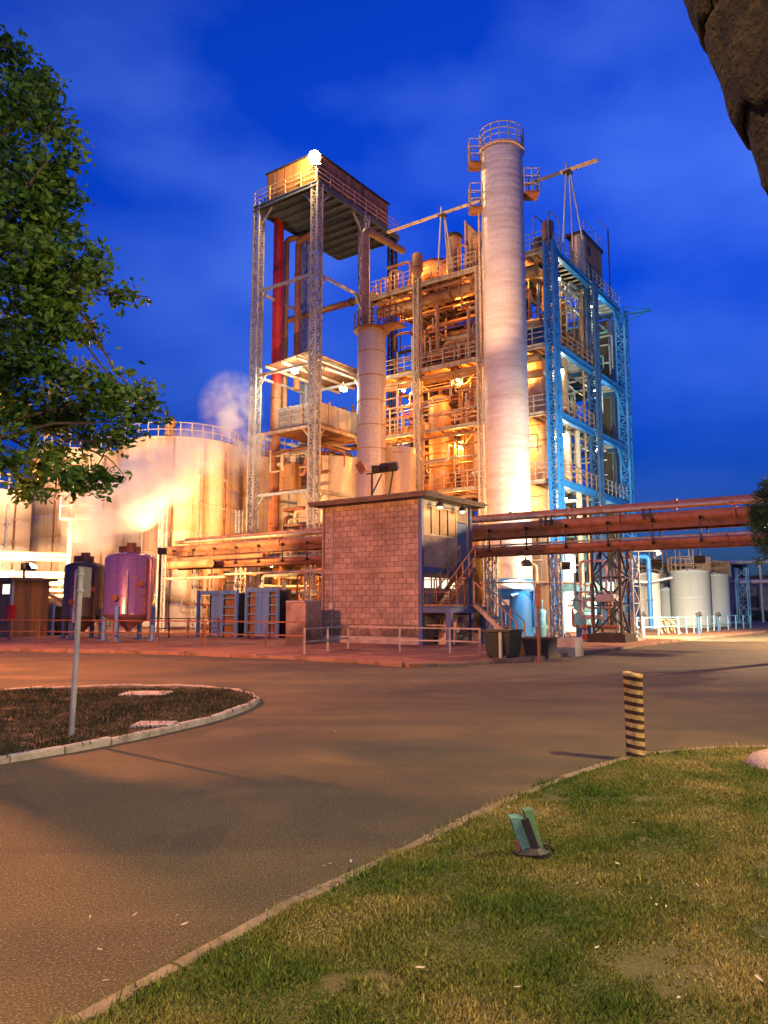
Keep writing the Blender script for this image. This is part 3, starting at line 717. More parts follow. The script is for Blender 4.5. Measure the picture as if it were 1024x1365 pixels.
MB().add([(x0,y0,zb),(x1,y0,zb),(x1,y1,zb),(x0,y1,zb),(x0,y0,zt),(x0+.8,y0,zt-1.0),(x0+.8,y1,zt-1.0),(x0,y1,zt)], [(0,1,5,4),(1,2,6,5),(2,3,7,6),(3,0,4,7),(4,5,6,7),(3,2,1,0)]).add([(x0+.8,y0,zt-1.0),(x1,y0,zt-1.2),(x1,y1,zt-1.2),(x0+.8,y1,zt-1.0),(x1,y0,zb),(x1,y1,zb),(x0+.8,y0,zb),(x0+.8,y1,zb)], [(0,1,2,3),(0,6,4,1),(1,4,5,2)]).build('body', M['ochre'], t)
MB().bar((x0-.05, y0-.05, zb), (x0-.05, y0-.05, zt+.1), .12).build('edge_post', M['cream'], t)
c = fz(573, 318, QF+4)
t = thing('roof_duct', 'dark red domed duct on the roof deck behind the thin leaning props', 'duct', (c[0], c[1], ZL[0]+.06))
MB().tube([(c[0]-1.6, c[1], ZL[0]+.3), (c[0]-1.2, c[1], ZL[0]+2.6), (c[0]+.5, c[1], ZL[0]+3.1), (c[0]+2.3, c[1], ZL[0]+2.0), (c[0]+2.6, c[1], ZL[0]+.2)], .85, 14, 1.2).build('duct', M['rust'], t)
MB().ring((c[0]+.2, c[1], ZL[0]+1.0), .5, .4, .12, 18).build('collar', M['black'], t)
# right part of the roof
c = fz(722, 310, QF+1.5)
t = thing('roof_tank', 'dark squat drum on the roof just right of the chimney', 'tank', (c[0], c[1], ZL[0]+.06))
MB().lathe((c[0]-.4, c[1]+1, ZL[0]+.06), [(.8,0),(.8,1.5),(.6,1.8),(.005,1.9)], 20).build('shell', M['darktank'], t)
MB().ring((c[0]-.4, c[1]+1, ZL[0]+1.0), .8, .04, .1, 20).build('band', M['rust'], t)
c = SP(742, 310, PR-.6)
t = thing('roof_tank', 'copper coloured cylinder in a hoop cage above the near blue column', 'tank', (PR-.7, QF+1.4, ZL[0]+.06))
MB().lathe((PR-.7, QF+1.4, ZL[0]+.06), [(.42,0),(.42,2.3),(.3,2.45),(.005,2.5)], 18).build('shell', M['rustpipe'], t)
MB().ring((PR-.7, QF+1.4, ZL[0]+1.0), .42, .03, .1, 18).build('band', M['black'], t)
MB().tube([(PR-.2, QF+.3, ZL[0]), (PR-.2, QF+.3, ZL[0]+2.8), (PR-.2, QF+2.3, ZL[0]+2.8), (PR-.2, QF+2.3, ZL[0])], .05, 8, .6).tube([(PR-1.3, QF+.3, ZL[0]), (PR-1.3, QF+.3, ZL[0]+2.8), (PR-1.3, QF+2.3, ZL[0]+2.8), (PR-1.3, QF+2.3, ZL[0])], .05, 8, .6).build('hoop_cage', M['galv'], t)
s0 = SP(779, 340, PR-.3)[1]; s1 = SP(803, 340, PR-.3)[1]; zt = SP(785, 312, PR-.3)[2]
t = thing('roof_cabinet', 'tall brown boxed vessel with rounded near edge on the blue frame roof', 'cabinet', (PR-1.0, (s0+s1)/2, ZL[0]+.06))
MB().box((PR-1.6, s0+.45, ZL[0]+.06), (PR-.35, s1, zt-.4)).build('panel', M['brown'], t)
MB().cyl((PR-.75, s0+.2, ZL[0]+.06), (PR-.75, s0+.2, zt-.2), .42, 16).build('rounded_edge', M['clad'], t)
MB().box((PR-1.7, s0-.25, zt-.45), (PR-.25, s1+.1, zt-.2)).build('cap', M['black'], t)
MB().rail([(PR-.3, s0, zt-.2), (PR-.3, s1, zt-.2), (PR-1.6, s1, zt-.2)], 1.0, 1.2, .04, 2).build('handrail', M['galv'], t)
MB().box((PR-.33, s0+.9, ZL[0]+1.2), (PR-.30, s0+1.4, ZL[0]+1.9)).build('vent_grille', M['black'], t)
MB().box((PR-.33, s0+.9, ZL[0]+2.6), (PR-.30, s0+1.4, ZL[0]+3.3)).build('vent_grille', M['black'], t)
c = SP(812, 350, PR-.5)
t = thing('antenna_mast', 'thin dark mast with short arm behind the brown roof cabinet', 'mast', (PR-.5, c[1], ZL[0]+.06))
MB().bar((PR-.5, c[1], ZL[0]+.06), (PR-.5, c[1], SP(812, 308, PR-.5)[2]), .09).build('mast', M['black'], t)
zt = SP(812, 308, PR-.5)[2]; MB().bar((PR-.5, c[1]-2.2, zt-.05), (PR-.5, c[1], zt-.05), .05).build('arm', M['galv'], t)

# overhead boom pipe with its leaning props
qb = QF+.3; z_b = fz(600, 281, qb)[2]
e0 = fz(517, 303, qb)[0]; e1 = fz(797, 217, qb)[0]
t = thing('boom_pipe', 'long pale pipe carried level above the roof on thin leaning props', 'pipe', ((e0+e1)/2, qb, ZL[0]))
MB().tube([(e0, qb, z_b), (e1-1.5, qb, z_b)], .12, 12).build('pipe', M['cream'], t)
MB().box((e1-2.6, qb-.18, z_b-.05), (e1, qb+.18, z_b+.05)).build('end_plate', M['cream'], t)
for px in (588, 756):
    x = fz(px, 280, qb)[0]
    MB().bar((x-.3, qb-.1, ZL[0]+.06), (x+.1, qb-.1, z_b+.5), .1).build('prop', M['galv'], t)
    MB().bar((x+.9, qb+.3, ZL[0]+.06), (x+.2, qb+.1, z_b+.3), .09).build('prop', M['galv'], t)
    MB().bar((x-.3, qb+1.6, ZL[0]+.06), (x+.15, qb+.2, z_b+.2), .08).build('prop', M['galv'], t)
    MB().box((x-.15, qb-.25, z_b-.25), (x+.4, qb+.25, z_b-.16)).build('saddle', M['black'], t)

# --- tall chimney column
SC = DY(673.5, 450, 46); sp, sq = SC[0], SC[1]; SR = 1.33; SZ = DY(668, 203, 46)[2]
t = thing('chimney_column', 'tall pale metal clad cylindrical column with ringed cladding and railed top', 'column', (sp, sq, .09))
prof = []; z = DY(686, 772, 46)[2]; zs = z
while z < SZ-.1:
    prof += [(SR-.0025, z), (SR, z+.015), (SR, z+.425)]; z += .44
prof += [(SR-.02, SZ), (SR*.7, SZ+.25), (.005, SZ+.35)]
MB().lathe((sp, sq, 0), prof, 56).build('shell', M['alu'], t)
MB().lathe((sp, sq, .09), [(SR+.06,0),(SR+.06,zs-.35),(SR,zs-.09)], 48).build('skirt', M['blue'], t)
MB().ring((sp, sq, SZ-.05), SR, .12, .14, 48).build('top_ring', M['clad'], t)
b = MB(); N_ = 16
for k in range(N_):
    a0_ = 2*math.pi*k/N_; a1_ = 2*math.pi*(k+1)/N_; R_ = SR+.08
    p0 = Vector((sp+R_*math.cos(a0_), sq+R_*math.sin(a0_), SZ)); p1 = Vector((sp+R_*math.cos(a1_), sq+R_*math.sin(a1_), SZ))
    b.bar(p0, p0+Vector((0,0,1.25)), .05)
    for h in (.45, .85, 1.25): b.bar(p0+Vector((0,0,h)), p1+Vector((0,0,h)), .045)
b.build('top_handrail', M['cream'], t)
MB().cyl((sp-.2, sq, SZ+.1), (sp-.2, sq, SZ+.75), .22, 12).build('nozzle', M['black'], t)
# caged balcony at the left and small platform at the right of the column
for (da, zc_, nm) in ((-1.0, SZ-.9, 0), (-1.0, SZ-3.9, 1), (1.0, SZ-2.9, 2)):
    dx = Vector((ca, sa, 0))*da           # sideways as seen on the photo
    q0 = Vector((sp, sq, zc_)) + dx*SR; q1 = q0 + dx*(.75 if nm < 2 else .95)
    pd = Vector((-dx.y, dx.x, 0))
    MB().add([q0-pd*.55, q1-pd*.55, q1+pd*.55, q0+pd*.55, *(v-Vector((0,0,.1)) for v in (q0-pd*.55, q1-pd*.55, q1+pd*.55, q0+pd*.55))],
        [(0,1,2,3),(7,6,5,4),(0,4,5,1),(1,5,6,2),(2,6,7,3),(3,7,4,0)]).build('balcony_deck', M['rust'], t)
    MB().rail([q0-pd*.55, q1-pd*.55, q1+pd*.55, q0+pd*.55], 1.5, .6, .05, 3).build('balcony_rail', M['cream'], t)
lb = MB(); dx = Vector((ca, sa, 0))*-1.0
for s_ in (-.22, .22):
    pd = Vector((-dx.y, dx.x, 0))*s_; q0 = Vector((sp, sq, 0))+dx*(SR+.18)+pd; lb.bar(q0+Vector((0,0,2)), q0+Vector((0,0,SZ-3.9)), .05)
z = 2.2
while z < SZ-4: 
    pd = Vector((-dx.y, dx.x, 0))*.22; q0 = Vector((sp, sq, z))+dx*(SR+.18); lb.bar(q0-pd, q0+pd, .03); z += .35
lb.build('ladder', M['cream'], t)

# --- slim banded column in front of the frame
c = DY(495.5, 550, 50); cz = DY(495.5, 441, 50)[2]; cr = .94
t = thing('banded_column', 'slim cream column with five ring seams and an orange caged top', 'column', (c[0], c[1], .09))
MB().lathe((c[0], c[1], 0), [(cr, .09), (cr, cz-.1), (cr-.1, cz+.1), (.005, cz+.25)], 36).build('shell', M['clad'], t)
for y in (441, 472, 504, 537, 569, 600, 632): MB().ring((c[0], c[1], DY(495, y, 50)[2]), cr, .03, .07, 36).build('band', M['ochre'], t)
b = MB(); N_ = 14
for k in range(N_):
    a0_ = 2*math.pi*k/N_; a1_ = 2*math.pi*(k+1)/N_; R_ = cr+.25
    p0 = Vector((c[0]+R_*math.cos(a0_), c[1]+R_*math.sin(a0_), cz)); p1 = Vector((c[0]+R_*math.cos(a1_), c[1]+R_*math.sin(a1_), cz))
    b.bar(p0, p0+Vector((0,0,1.1)), .05)
    for h in (.05, .4, .75, 1.1): b.bar(p0+Vector((0,0,h)), p1+Vector((0,0,h)), .045)
b.build('cage_rail', M['rust'], t)
MB().lathe((c[0], c[1], cz), [(cr+.02,-.06),(cr+.3,-.06),(cr+.3,.0),(cr+.02,.0)], 28, False).build('cage_deck', M['rust'], t)
MB().box((c[0]+.9, c[1]-.6, cz-.1), (c[0]+2.4, c[1]+.6, cz)).rail([(c[0]+.9, c[1]-.6, cz), (c[0]+2.4, c[1]-.6, cz), (c[0]+2.4, c[1]+.6, cz)], 1.1, .5, .05, 3).build('walkway', M['rust'], t)
px0 = DY(487, 400, 50.8); zt = DY(487, 306, 50.8)[2]
MB().tube([(px0[0], px0[1], cz), (px0[0], px0[1], zt), (px0[0]+.3, px0[1]+4.2, zt)], .26, 14, .45).build('overhead_pipe', M['ochre'], t)

# ================================================================== grey lattice tower with the box on top
T0 = DY(423, 245, 55); PT, QT, ZT = T0
PTL = FQ(343, 400, QT)[0]; QTR = SP(485, 400, PT)[1]; QTE = SP(522, 322, PT)[1]
t = tower = thing('lattice_tower', 'tall grey four legged lattice tower carrying a platform at the left', 'steel tower', ((PT+PTL)/2, (QT+QTR)/2, .09))
for p, q, mm in ((PT, QT, 'galv'), (PTL, QT, 'galv'), (PT, QTR, 'galv'), (PTL, QTR, 'galv')):
    MB().lattice(p, q, .09, ZT if not (p == PTL and q == QT) else ZT+.3, .55, .15, .07, .5).build('leg', M[mm], tower)
QTE2 = QTE + .7
MB().lattice(PT-.2, QTE2-.3, .09, ZT-.2, .5, .13, .06, .7).build('leg', M['black'], tower)
MB().box((PTL-.3, QT-.3, ZT), (PT+.3, QTE2, ZT+.12)).build('platform_deck', M['slate'], tower)
for k in range(11):
    q = QT + (QTE2-QT)*k/10.0
    MB().ibeam((PTL-.25, q if k else q+.05, ZT-.17), (PT+.25, q if k else q+.05, ZT-.17), .16, .32).build('platform_beam', M['slate'], tower)
for p in (PTL-.28, PT+.28): MB().ibeam((p, QT-.3, ZT-.16), (p, QTE2, ZT-.16), .14, .34).build('edge_beam', M['slate'], tower)
MB().ibeam((PTL-.28, QT-.32, ZT-.16), (PT+.28, QT-.32, ZT-.16), .14, .34).build('edge_beam', M['slate'], tower)
for s_, (p, q) in ((1, (PTL, QT)), (-1, (PT, QT))):
    MB().bar((p+s_*.2, q, ZT-1.6), (p+s_*1.4, q, ZT-.35), .14).build('knee_brace', M['galv'], tower)
for (q, s_) in ((QT, 1), (QTR, -1)):
    MB().bar((PT, q+s_*.2, ZT-1.6), (PT, q+s_*1.4, ZT-.35), .14).build('knee_brace', M['galv'], tower)
MB().rail([(PTL-.2, QT-.28, ZT+.12), (PT+.25, QT-.28, ZT+.12), (PT+.25, QTE2-.1, ZT+.12)], 1.15, 1.5, .06, 3).build('handrail', M['cream'], tower)
MB().rail([(PTL-.25, QT-.2, ZT+.12), (PTL-.25, QTR, ZT+.12)], 1.15, 1.0, .05, 3).build('handrail', M['rust'], tower)
za = FQ(423, 363, QT)[2]
for z, mm in ((za, 'galv'), (FQ(423, 482, QT)[2], 'cream'), (FQ(423, 566, QT)[2], 'cream'), (FQ(423, 652, QT)[2], 'galv')):
    MB().bar((PTL+.25, QT, z), (PT-.25, QT, z), .16, .22).build('brace', M[mm], tower)
    MB().bar((PT, QT+.25, z), (PT, QTR-.25, z), .16, .22).build('brace', M[mm], tower)
    MB().bar((PTL, QT+.25, z), (PTL, QTR-.25, z), .14, .2).build('brace', M['galv'], tower)
    MB().bar((PTL+.25, QTR, z), (PT-.25, QTR, z), .14, .2).build('brace', M['galv'], tower)
    for (q, s_) in ((QT, 1), (QTR, -1)): MB().bar((PT, q+s_*.2, z-1.2), (PT, q+s_*1.1, z-.1), .11).build('knee_brace', M[mm], tower)
    for (p, s_) in ((PT, -1), (PTL, 1)): MB().bar((p+s_*.2, QT, z-1.2), (p+s_*1.1, QT, z-.1), .11).build('knee_brace', M[mm], tower)
# box on top, ribbed sheet walls
zc0 = ZT+.12; zc1 = zc0+2.5; bp0 = FQ(362, 250, QT+.6)[0]; bp1 = PT-.12; bq0 = QT+.1; bq1 = QTE-.35
t = thing('plant_box', 'brown sheet metal box housing on top of the lattice tower', 'machine housing', ((bp0+bp1)/2, (bq0+bq1)/2, zc0))
MB().box((bp0, bq0, zc0), (bp1, bq1, zc1)).build('body', M['brown'], t)
x = bp0+.1
while x < bp1-.8:
    MB().box((x, bq0-.05, zc0+.1), (x+.85, bq0-.003, zc1-.12)).build('panel', M['brown'], t); x += .93
y = bq0+.1
while y < bq1-.8:
    MB().box((bp1+.003, y, zc0+.1), (bp1+.05, y+1.05, zc1-.12)).build('panel', M['brown'], t); y += 1.15
MB().box((bp0-.12, bq0-.12, zc1), (bp1+.12, bq1+.12, zc1+.1)).build('roof', M['black'], t)
# bright lamp on the near corner
lz = DY(423, 213, 54.8)[2]
t = thing('corner_lamp', 'glaring floodlamp on a short post at the tower platform corner', 'lamp', (PT+.2, QT-.35, ZT+.12))
MB().bar((PT+.2, QT-.35, ZT), (PT+.2, QT-.35, lz-.3), .12).build('post', M['cream'], t)
c_ = Vector((PT+.2, QT-.5, lz)); d_ = Vector((.58, -.81, -.25)).normalized()
h = MB().tube([c_-d_*.55, c_-d_*.4, c_-d_*.1, c_+d_*.12, c_+d_*.12], [.12,.26,.46,.52,.44], 20).build('floodlight_head', M['galv'], t)
MB().tube([c_+d_*.1, c_+d_*.2, c_+d_*.26], [.44,.36,.12], 20).build('floodlight_glass', M['lampwarm'], h)
MB().bar(c_+Vector((-.4, -.2, -.55)), c_+Vector((.4, .2, -.55)), .07).build('cross_bar', M['cream'], t)
light(t, (PT+.2, QT-1.1, lz+.1), 5000, (1.0,.60,.22), radius=.4)

# big box hopper lower in the tower
zA = FQ(423, 531, QT)[2]; zB = FQ(423, 561, QT)[2]
t = thing('ribbed_bin', 'grey ribbed bin held between the tower legs under the lit canopy', 'bin', ((PT+PTL)/2, (QT+QTR)/2, zB))
ip0 = FQ(372, 545, QT+.6)[0]; ip1 = PT-.05; iq0 = QT+.55; iq1 = QTR+.6
MB().box((ip0, iq0, zB), (ip1-.15, iq1, zA)).build('body', M['greypanel'], t)
for k in range(4):
    z = zB+(zA-zB)*(k+.12)/4; MB().box((ip0-.05, iq0-.12, z), (ip1-.2, iq0-.003, z+.16)).build('rib', M['greypanel'], t)
for k in range(4):
    x = ip0+(ip1-ip0-.3)*k/3; MB().box((x, iq0-.18, zB), (x+.12, iq0-.125, zA)).build('stiffener', M['cream'], t)
for k in range(5):
    y = iq0+(iq1-iq0)*k/5+.04; MB().box((ip1-.147, y, zB+.12), (ip1-.08, y+(iq1-iq0)/5-.08, zA-.05)).build('panel', M['greypanel'], t)
MB().box((ip0-.3, iq0-.3, zB-.35), (ip1, iq1, zB-.02)).build('floor_beam', M['rust'], t)
# canopy over the bin, with the two lit lamps under it
zc_ = FQ(357, 489, QT-.1)[2]
t = canopy = thing('canopy', 'lamp lit sheet canopy on pale beams inside the lattice tower', 'canopy', ((PT+PTL)/2, QTR, zc_-.4))
cp = FQ(357, 489, QT-.1)[0]
MB().add([(cp-.4, QT-.1, zc_+.1), (PT-.45, QT-.1, zc_+.45), (PT-.45, QTR+3.0, zc_+.45), (cp-.4, QTR+3.0, zc_+.1),
          (cp-.4, QT-.1, zc_+.16), (PT-.45, QT-.1, zc_+.51), (PT-.45, QTR+3.0, zc_+.51), (cp-.4, QTR+3.0, zc_+.16)],
         [(3,2,1,0),(4,5,6,7),(0,1,5,4),(1,2,6,5),(2,3,7,6),(3,0,4,7)]).build('sheet_roof', M['rust'], canopy)
for k, p in enumerate((cp, cp+1.6, cp+3.2, PT-.7)):
    zz_ = zc_-.05+.35*k/4
    MB().bar((p, QT-.35, zz_), (p, QTR+2.8, zz_), .14, .2).build('purlin', M['cream'], canopy)
for k, (px, py) in enumerate(((393, 495), (458, 519))):
    l0 = SP(px, py, PT-.55) if k else FQ(px, py, QT+.5)
    ll = thing('canopy_lamp', ('white lamp glaring under the left edge of the tower canopy', 'white lamp glaring under the right end of the tower canopy')[k], 'lamp', l0)
    MB().box((l0[0]-.32, l0[1]-.16, l0[2]+.06), (l0[0]+.32, l0[1]+.16, l0[2]+.2)).bar((l0[0], l0[1], l0[2]+.2), (l0[0], l0[1], l0[2]+.6), .06).build('housing', M['galv'], ll)
    MB().lathe((l0[0], l0[1], l0[2]), [(.1,-.16),(.24,-.1),(.28,.055)], 14).build('bowl', M['lampwhite'], ll)
    light(ll, (l0[0]+.1, l0[1]-.35, l0[2]-.3), 750, (1.0,.93,.66), radius=.25)
# vertical ducts in the tower
def duct(name, label, px, y0, y1, D, r, parts, cat='duct'):
    c_ = DY(px, (y0+y1)/2, D); t_ = thing(name, label, cat, (c_[0], c_[1], DY(px, y1, D)[2]))
    for (nm, ya, yb, mm) in parts:
        MB().cyl((c_[0], c_[1], DY(px, yb, D)[2]), (c_[0], c_[1], DY(px, ya, D)[2]), r, 18).build(nm, M[mm], t_)
    for y in range(int(y0)+30, int(y1), 42):
        MB().ring((c_[0], c_[1], DY(px, y, D)[2]), r, .04, .1, 18).build('band', M[parts[0][3] if y < 510 else 'rust'], t_)
    return t_
duct('red_duct', 'bright red vertical duct that turns rust brown lower down at the tower', 368, 292, 760, 60.5, .42, (('upper_duct', 292, 512, 'red'), ('lower_duct', 512, 760, 'rustpipe')))
c1 = DY(381, 400, 61.5); zt = DY(381, 318, 61.5)[2]; c2 = DY(404, 400, 62.5)
t = thing('orange_duct', 'orange pipe looping over at the top beside the red duct', 'pipe', (c1[0], c1[1], DY(381, 560, 61.5)[2]))
MB().tube([(c1[0], c1[1], DY(381, 560, 61.5)[2]), (c1[0], c1[1], zt), (c2[0]+1.2, c2[1]+.4, zt+.4)], .24, 14, .6).build('pipe', M['ochre'], t)
MB().ring((c1[0], c1[1], zt-4), .24, .06, .12, 14).build('flange', M['rust'], t)
c1 = DY(397, 400, 61); zt = DY(397, 322, 61)[2]
t = thing('rust_riser', 'rust brown riser pipe left of the near tower leg', 'pipe', (c1[0], c1[1], DY(397, 520, 61)[2]))
MB().tube([(c1[0], c1[1], DY(397, 520, 61)[2]), (c1[0], c1[1], zt), (c1[0]+1.6, c1[1], zt+.3)], .27, 14, .5).build('pipe', M['rustpipe'], t)
MB().ring((c1[0], c1[1], zt-3), .27, .06, .12, 14).build('flange', M['rust'], t)
z_ = FQ(430, 417, QTR)[2]
t = thing('cross_pipe', 'orange level pipe crossing the tower at half height', 'pipe', ((PTL+PT)/2, QTR-.4, z_-.3))
MB().tube([(FQ(383, 420, QTR-.4)[0], QTR-.4, z_), (PT+1.6, QTR-.4, z_)], .27, 14).build('pipe', M['ochre'], t)
MB().tube([(PT-1, QTR-.4, z_), (PT-.85, QTR-.4, z_)], .36, 14).build('flange', M['rust'], t)
# clutter low in the tower and behind it
clutter(tower, 40, PTL+.4, PT-.3, QT+.35, QTR+3, FQ(423, 640, QT)[2], zB-.7, ['rustpipe', 'ochre', 'cream', 'rust', 'galv'], 51, .06, .2)
clutter(tower, 30, PTL+.4, PT-.3, QT+.35, QTR+3, .5, FQ(423, 660, QT)[2], ['rustpipe', 'ochre', 'rust', 'clad'], 52, .07, .22)
clutter(tower, 14, PTL+.4, PT+2.4, QTR+.6, QTR+5, zB, zc_-1, ['rustpipe', 'rust', 'black'], 53, .08, .25)
c = DY(386, 635, 57.5)
t = thing('panel_cabinet', 'olive brown square cabinet low between the tower legs', 'cabinet', (c[0], c[1], DY(386, 656, 57.5)[2]))
z0 = DY(386, 656, 57.5)[2]; z1 = DY(386, 619, 57.5)[2]
MB().box((c[0]-.75, c[1]-.3, z0), (c[0]+.75, c[1]+.5, z1)).build('body', M['brown'], t)
MB().box((c[0]-.65, c[1]-.34, z0+.1), (c[0]+.65, c[1]-.303, (z0+z1)/2-.05)).build('panel', M['brown'], t)
MB().box((c[0]-.65, c[1]-.34, (z0+z1)/2+.05), (c[0]+.65, c[1]-.303, z1-.1)).build('panel', M['brown'], t)
# big lit pale drum right of it, between tower and slim column
c = DY(440, 650, 60.5)
vessel('storage_vessel', 'pale cream tank between the lattice tower and the slim banded column', c[0], c[1], .09, DY(440, 615, 60.5)[2], 2.6, 'clad', (9.0,), domed=False, nozzle=False)

# ================================================================== storage tanks at the left
def tank(label, px, D, r, ytop, m, seams, pipes, nroof=True, n=72, ladder=None):
    c_ = DY(px, 700, D); zt_ = DY(px, ytop, D-r)[2]; p, q = c_[0], c_[1]
    t_ = thing('storage_tank', label, 'tank', (p, q, .09))
    nz_ = max(4, int(zt_/1.8)); prof = []
    for k in range(nz_):                       # shell courses lap slightly
        z0_ = .09+(zt_-.09)*k/nz_; z1_ = .09+(zt_-.09)*(k+1)/nz_; prof += [(r+.012, z0_), (r, z1_-.02), (r, z1_)]
    prof += [(r+.1, zt_), (r+.1, zt_+.12), (r, zt_+.14), (.01, zt_+r*.1)]
    MB().lathe((p, q, 0), prof, n).build('shell', M[m], t_)
    b_ = MB()
    for k in range(36):
        a0_ = 2*math.pi*k/36; a1_ = 2*math.pi*(k+1)/36
        p0 = Vector((p+r*math.cos(a0_), q+r*math.sin(a0_), zt_+.12)); p1 = Vector((p+r*math.cos(a1_), q+r*math.sin(a1_), zt_+.12))
        b_.bar(p0, p0+Vector((0,0,1.2)), .07)
        for h in (.6, 1.2): b_.bar(p0+Vector((0,0,h)), p1+Vector((0,0,h)), .06)
    b_.build('roof_rail', M['cream'], t_)
    toward = math.atan2(-q, -p)
    for (da, rr, mm, zz_) in pipes:
        an = toward+da; x_, y_ = p+(r+rr+.1)*math.cos(an), q+(r+rr+.1)*math.sin(an)
        MB().cyl((x_, y_, .2), (x_, y_, zt_*zz_), rr, 10).build('downpipe', M[mm], t_)
        for k in range(1, 6): MB().box((x_-rr-.08, y_-rr-.08, zt_*zz_*k/6), (x_+rr+.08, y_+rr+.08, zt_*zz_*k/6+.08)).build('clamp', M['galv'], t_)
    for s_ in seams:
        MB().ring((p, q, zt_*s_), r+.01, .03, .05, n).build('seam', M[m], t_)
    return t_, p, q, zt_
tk, tp, tq, tz = tank('large rust streaked cream tank beside the grey lattice tower', 238, 68, 5.3, 583, 'tank', (.4, .65), ((.33, .14, 'cream', .97), (-.1, .07, 'rust', 1.0), (.75, .1, 'rust', .95), (-.55, .12, 'galv', .8)))
a_ = math.atan2(-tq, -tp)-.2; vx, vy = tp+4.7*math.cos(a_), tq+4.7*math.sin(a_)
MB().lathe((vx, vy, tz+.1), [(.5,-.1),(.5,.4),(.42,.5),(.42,1.2),(.55,1.3),(.3,1.7),(.01,1.8)], 18).build('roof_vent', M['ochre'], tk)
tank('pale tank partly hidden behind the overhanging leaves', 112, 71, 4.9, 598, 'tank', (.5,), ((.3, .09, 'rust', .96), (-.25, .09, 'galv', .9), (-.5, .07, 'rust', .9)))
tank('pinkish white tank cut off by the left edge of the picture', -45, 60, 4.6, 648, 'tankpink', (.5,), ((.6, .09, 'galv', .9), (.75, .07, 'rust', .95)))
tank('smaller orange lit tank glimpsed between the large tank and tower', 325, 75, 2.6, 607, 'tank', (.5,), ((.2, .08, 'rust', .95), (-.3, .08, 'rust', .95)), n=48)
tank('narrow pale tank seen between the tower legs', 390, 82, 4.2, 600, 'tank', (.5,), ((.25, .09, 'rust', .96), (-.1, .08, 'galv', .96)), n=48)

# purple vessel on legs, and the dark one beside it
def leg_vessel(label, px, D, r, ytop, ybot, m, legm, pipes):
    c_ = DY(px, 790, D); p, q = c_[0], c_[1]; z1 = DY(px, ytop, D)[2]; z0 = DY(px, ybot, D)[2]
    t_ = thing('leg_vessel', label, 'vessel', (p, q, .09))
    MB().lathe((p, q, 0), [(.12, z0-.75), (.15, z0-.6), (r*.92, z0-.1), (r, z0), (r+.02, z0+.05), (r, z0+.1), (r, z1), (r*.9, z1+.16), (r*.4, z1+.3), (.01, z1+.34)], 48).build('shell', M[m], t_)
    for k in range(4):
        an = .5+k*math.pi/2; x_, y_ = p+(r+.02)*math.cos(an), q+(r+.02)*math.sin(an)
        l_ = MB().cyl((x_, y_, .09), (x_, y_, z0+.4), .11, 10).build('leg', M[legm], t_)
        MB().box((x_-.18, y_-.18, .09), (x_+.18, y_+.18, .13)).build('foot_plate', M[legm], l_)
    for (an, rr, za_, zb_, mm) in pipes:
        an += math.atan2(-q, -p); x_, y_ = p+(r+rr+.03)*math.cos(an), q+(r+rr+.03)*math.sin(an)
        MB().tube([(x_, y_, za_), (x_, y_, zb_), (p+.6*r*math.cos(an), q+.6*r*math.sin(an), zb_)], rr, 10, .2).build('side_pipe', M[mm], t_)
    for f_ in (.33, .66): MB().ring((p, q, z0+(z1-z0)*f_), r-.002, .012, .04, 48).build('weld_seam', M[m], t_)
    tw_ = math.atan2(-q, -p)
    for (da_, zf_) in ((.35, .55), (-.5, .3)):
        x_, y_ = p+(r+.04)*math.cos(tw_+da_), q+(r+.04)*math.sin(tw_+da_); n_ = Vector((math.cos(tw_+da_), math.sin(tw_+da_), 0)); b0_ = Vector((x_, y_, z0+(z1-z0)*zf_))
        MB().tube([b0_-n_*.05, b0_+n_*.1], .10, 14).tube([b0_+n_*.1, b0_+n_*.13], .14, 14).build('manway', M['rust'], t_)
    MB().cyl((p, q, z1+.2), (p, q, z1+.75), .22, 12).cyl((p+.5, q, z1+.1), (p+.5, q, z1+.55), .12, 10).box((p-.7, q-.2, z1+.25), (p-.3, q+.2, z1+.6)).build('top_fittings', M['rust'], t_)
    return t_, p, q, z1
pv = leg_vessel('polished purple vessel with conical bottom on legs by the fence', 173, 36, 1.16, 745, 820, 'purple', 'doorblue', ((.75, .11, 1.0, 3.9, 'purple'), (-.1, .05, 1.3, 3.3, 'galv')))
leg_vessel('dark soot brown vessel left of the purple one', 112, 38, .95, 757, 822, 'darktank', 'darkblue', ((.5, .08, .9, 3.2, 'darktank'), (-.4, .06, .9, 3.4, 'galv')))
# steam vent pole behind the dark vessel
c = DY(94, 720, 44); zt = DY(94, 662, 44)[2]
t = thing('vent_stack', 'thin rust brown vent pipe with little railed platform above the dark vessel', 'vent', (c[0], c[1], .09))
MB().cyl((c[0], c[1], .09), (c[0], c[1], zt), .16, 12).build('pipe', M['rust'], t)
zp = DY(94, 692, 44)[2]
MB().box((c[0]-.2, c[1]-.6, zp-.08), (c[0]+1.3, c[1]+.6, zp)).build('platform', M['ochre'], t)
MB().rail([(c[0]-.2, c[1]-.6, zp), (c[0]+1.3, c[1]-.6, zp), (c[0]+1.3, c[1]+.6, zp)], 1.4, 1.2, .05, 2).build('handrail', M['galv'], t)
MB().cyl((c[0]+.7, c[1], zp-1.4), (c[0]+.7, c[1], zp-.1), .2, 10).build('silencer', M['black'], t)
# lattice post next to the large tank
c = DY(216, 740, 50); t = tag(MB().lattice(c[0], c[1], .09, DY(216, 638, 50)[2], .34, .07, .04, .4).build('lattice_post', M['galv']), 'slender grey lattice post in front of the large streaked tank', 'post')
c = DY(318, 740, 55); t = tag(MB().lattice(c[0], c[1], .09, DY(318, 680, 55)[2], .34, .07, .04, .4).build('lattice_post', M['galv']), 'short dark lattice post left of the tower foot', 'post')

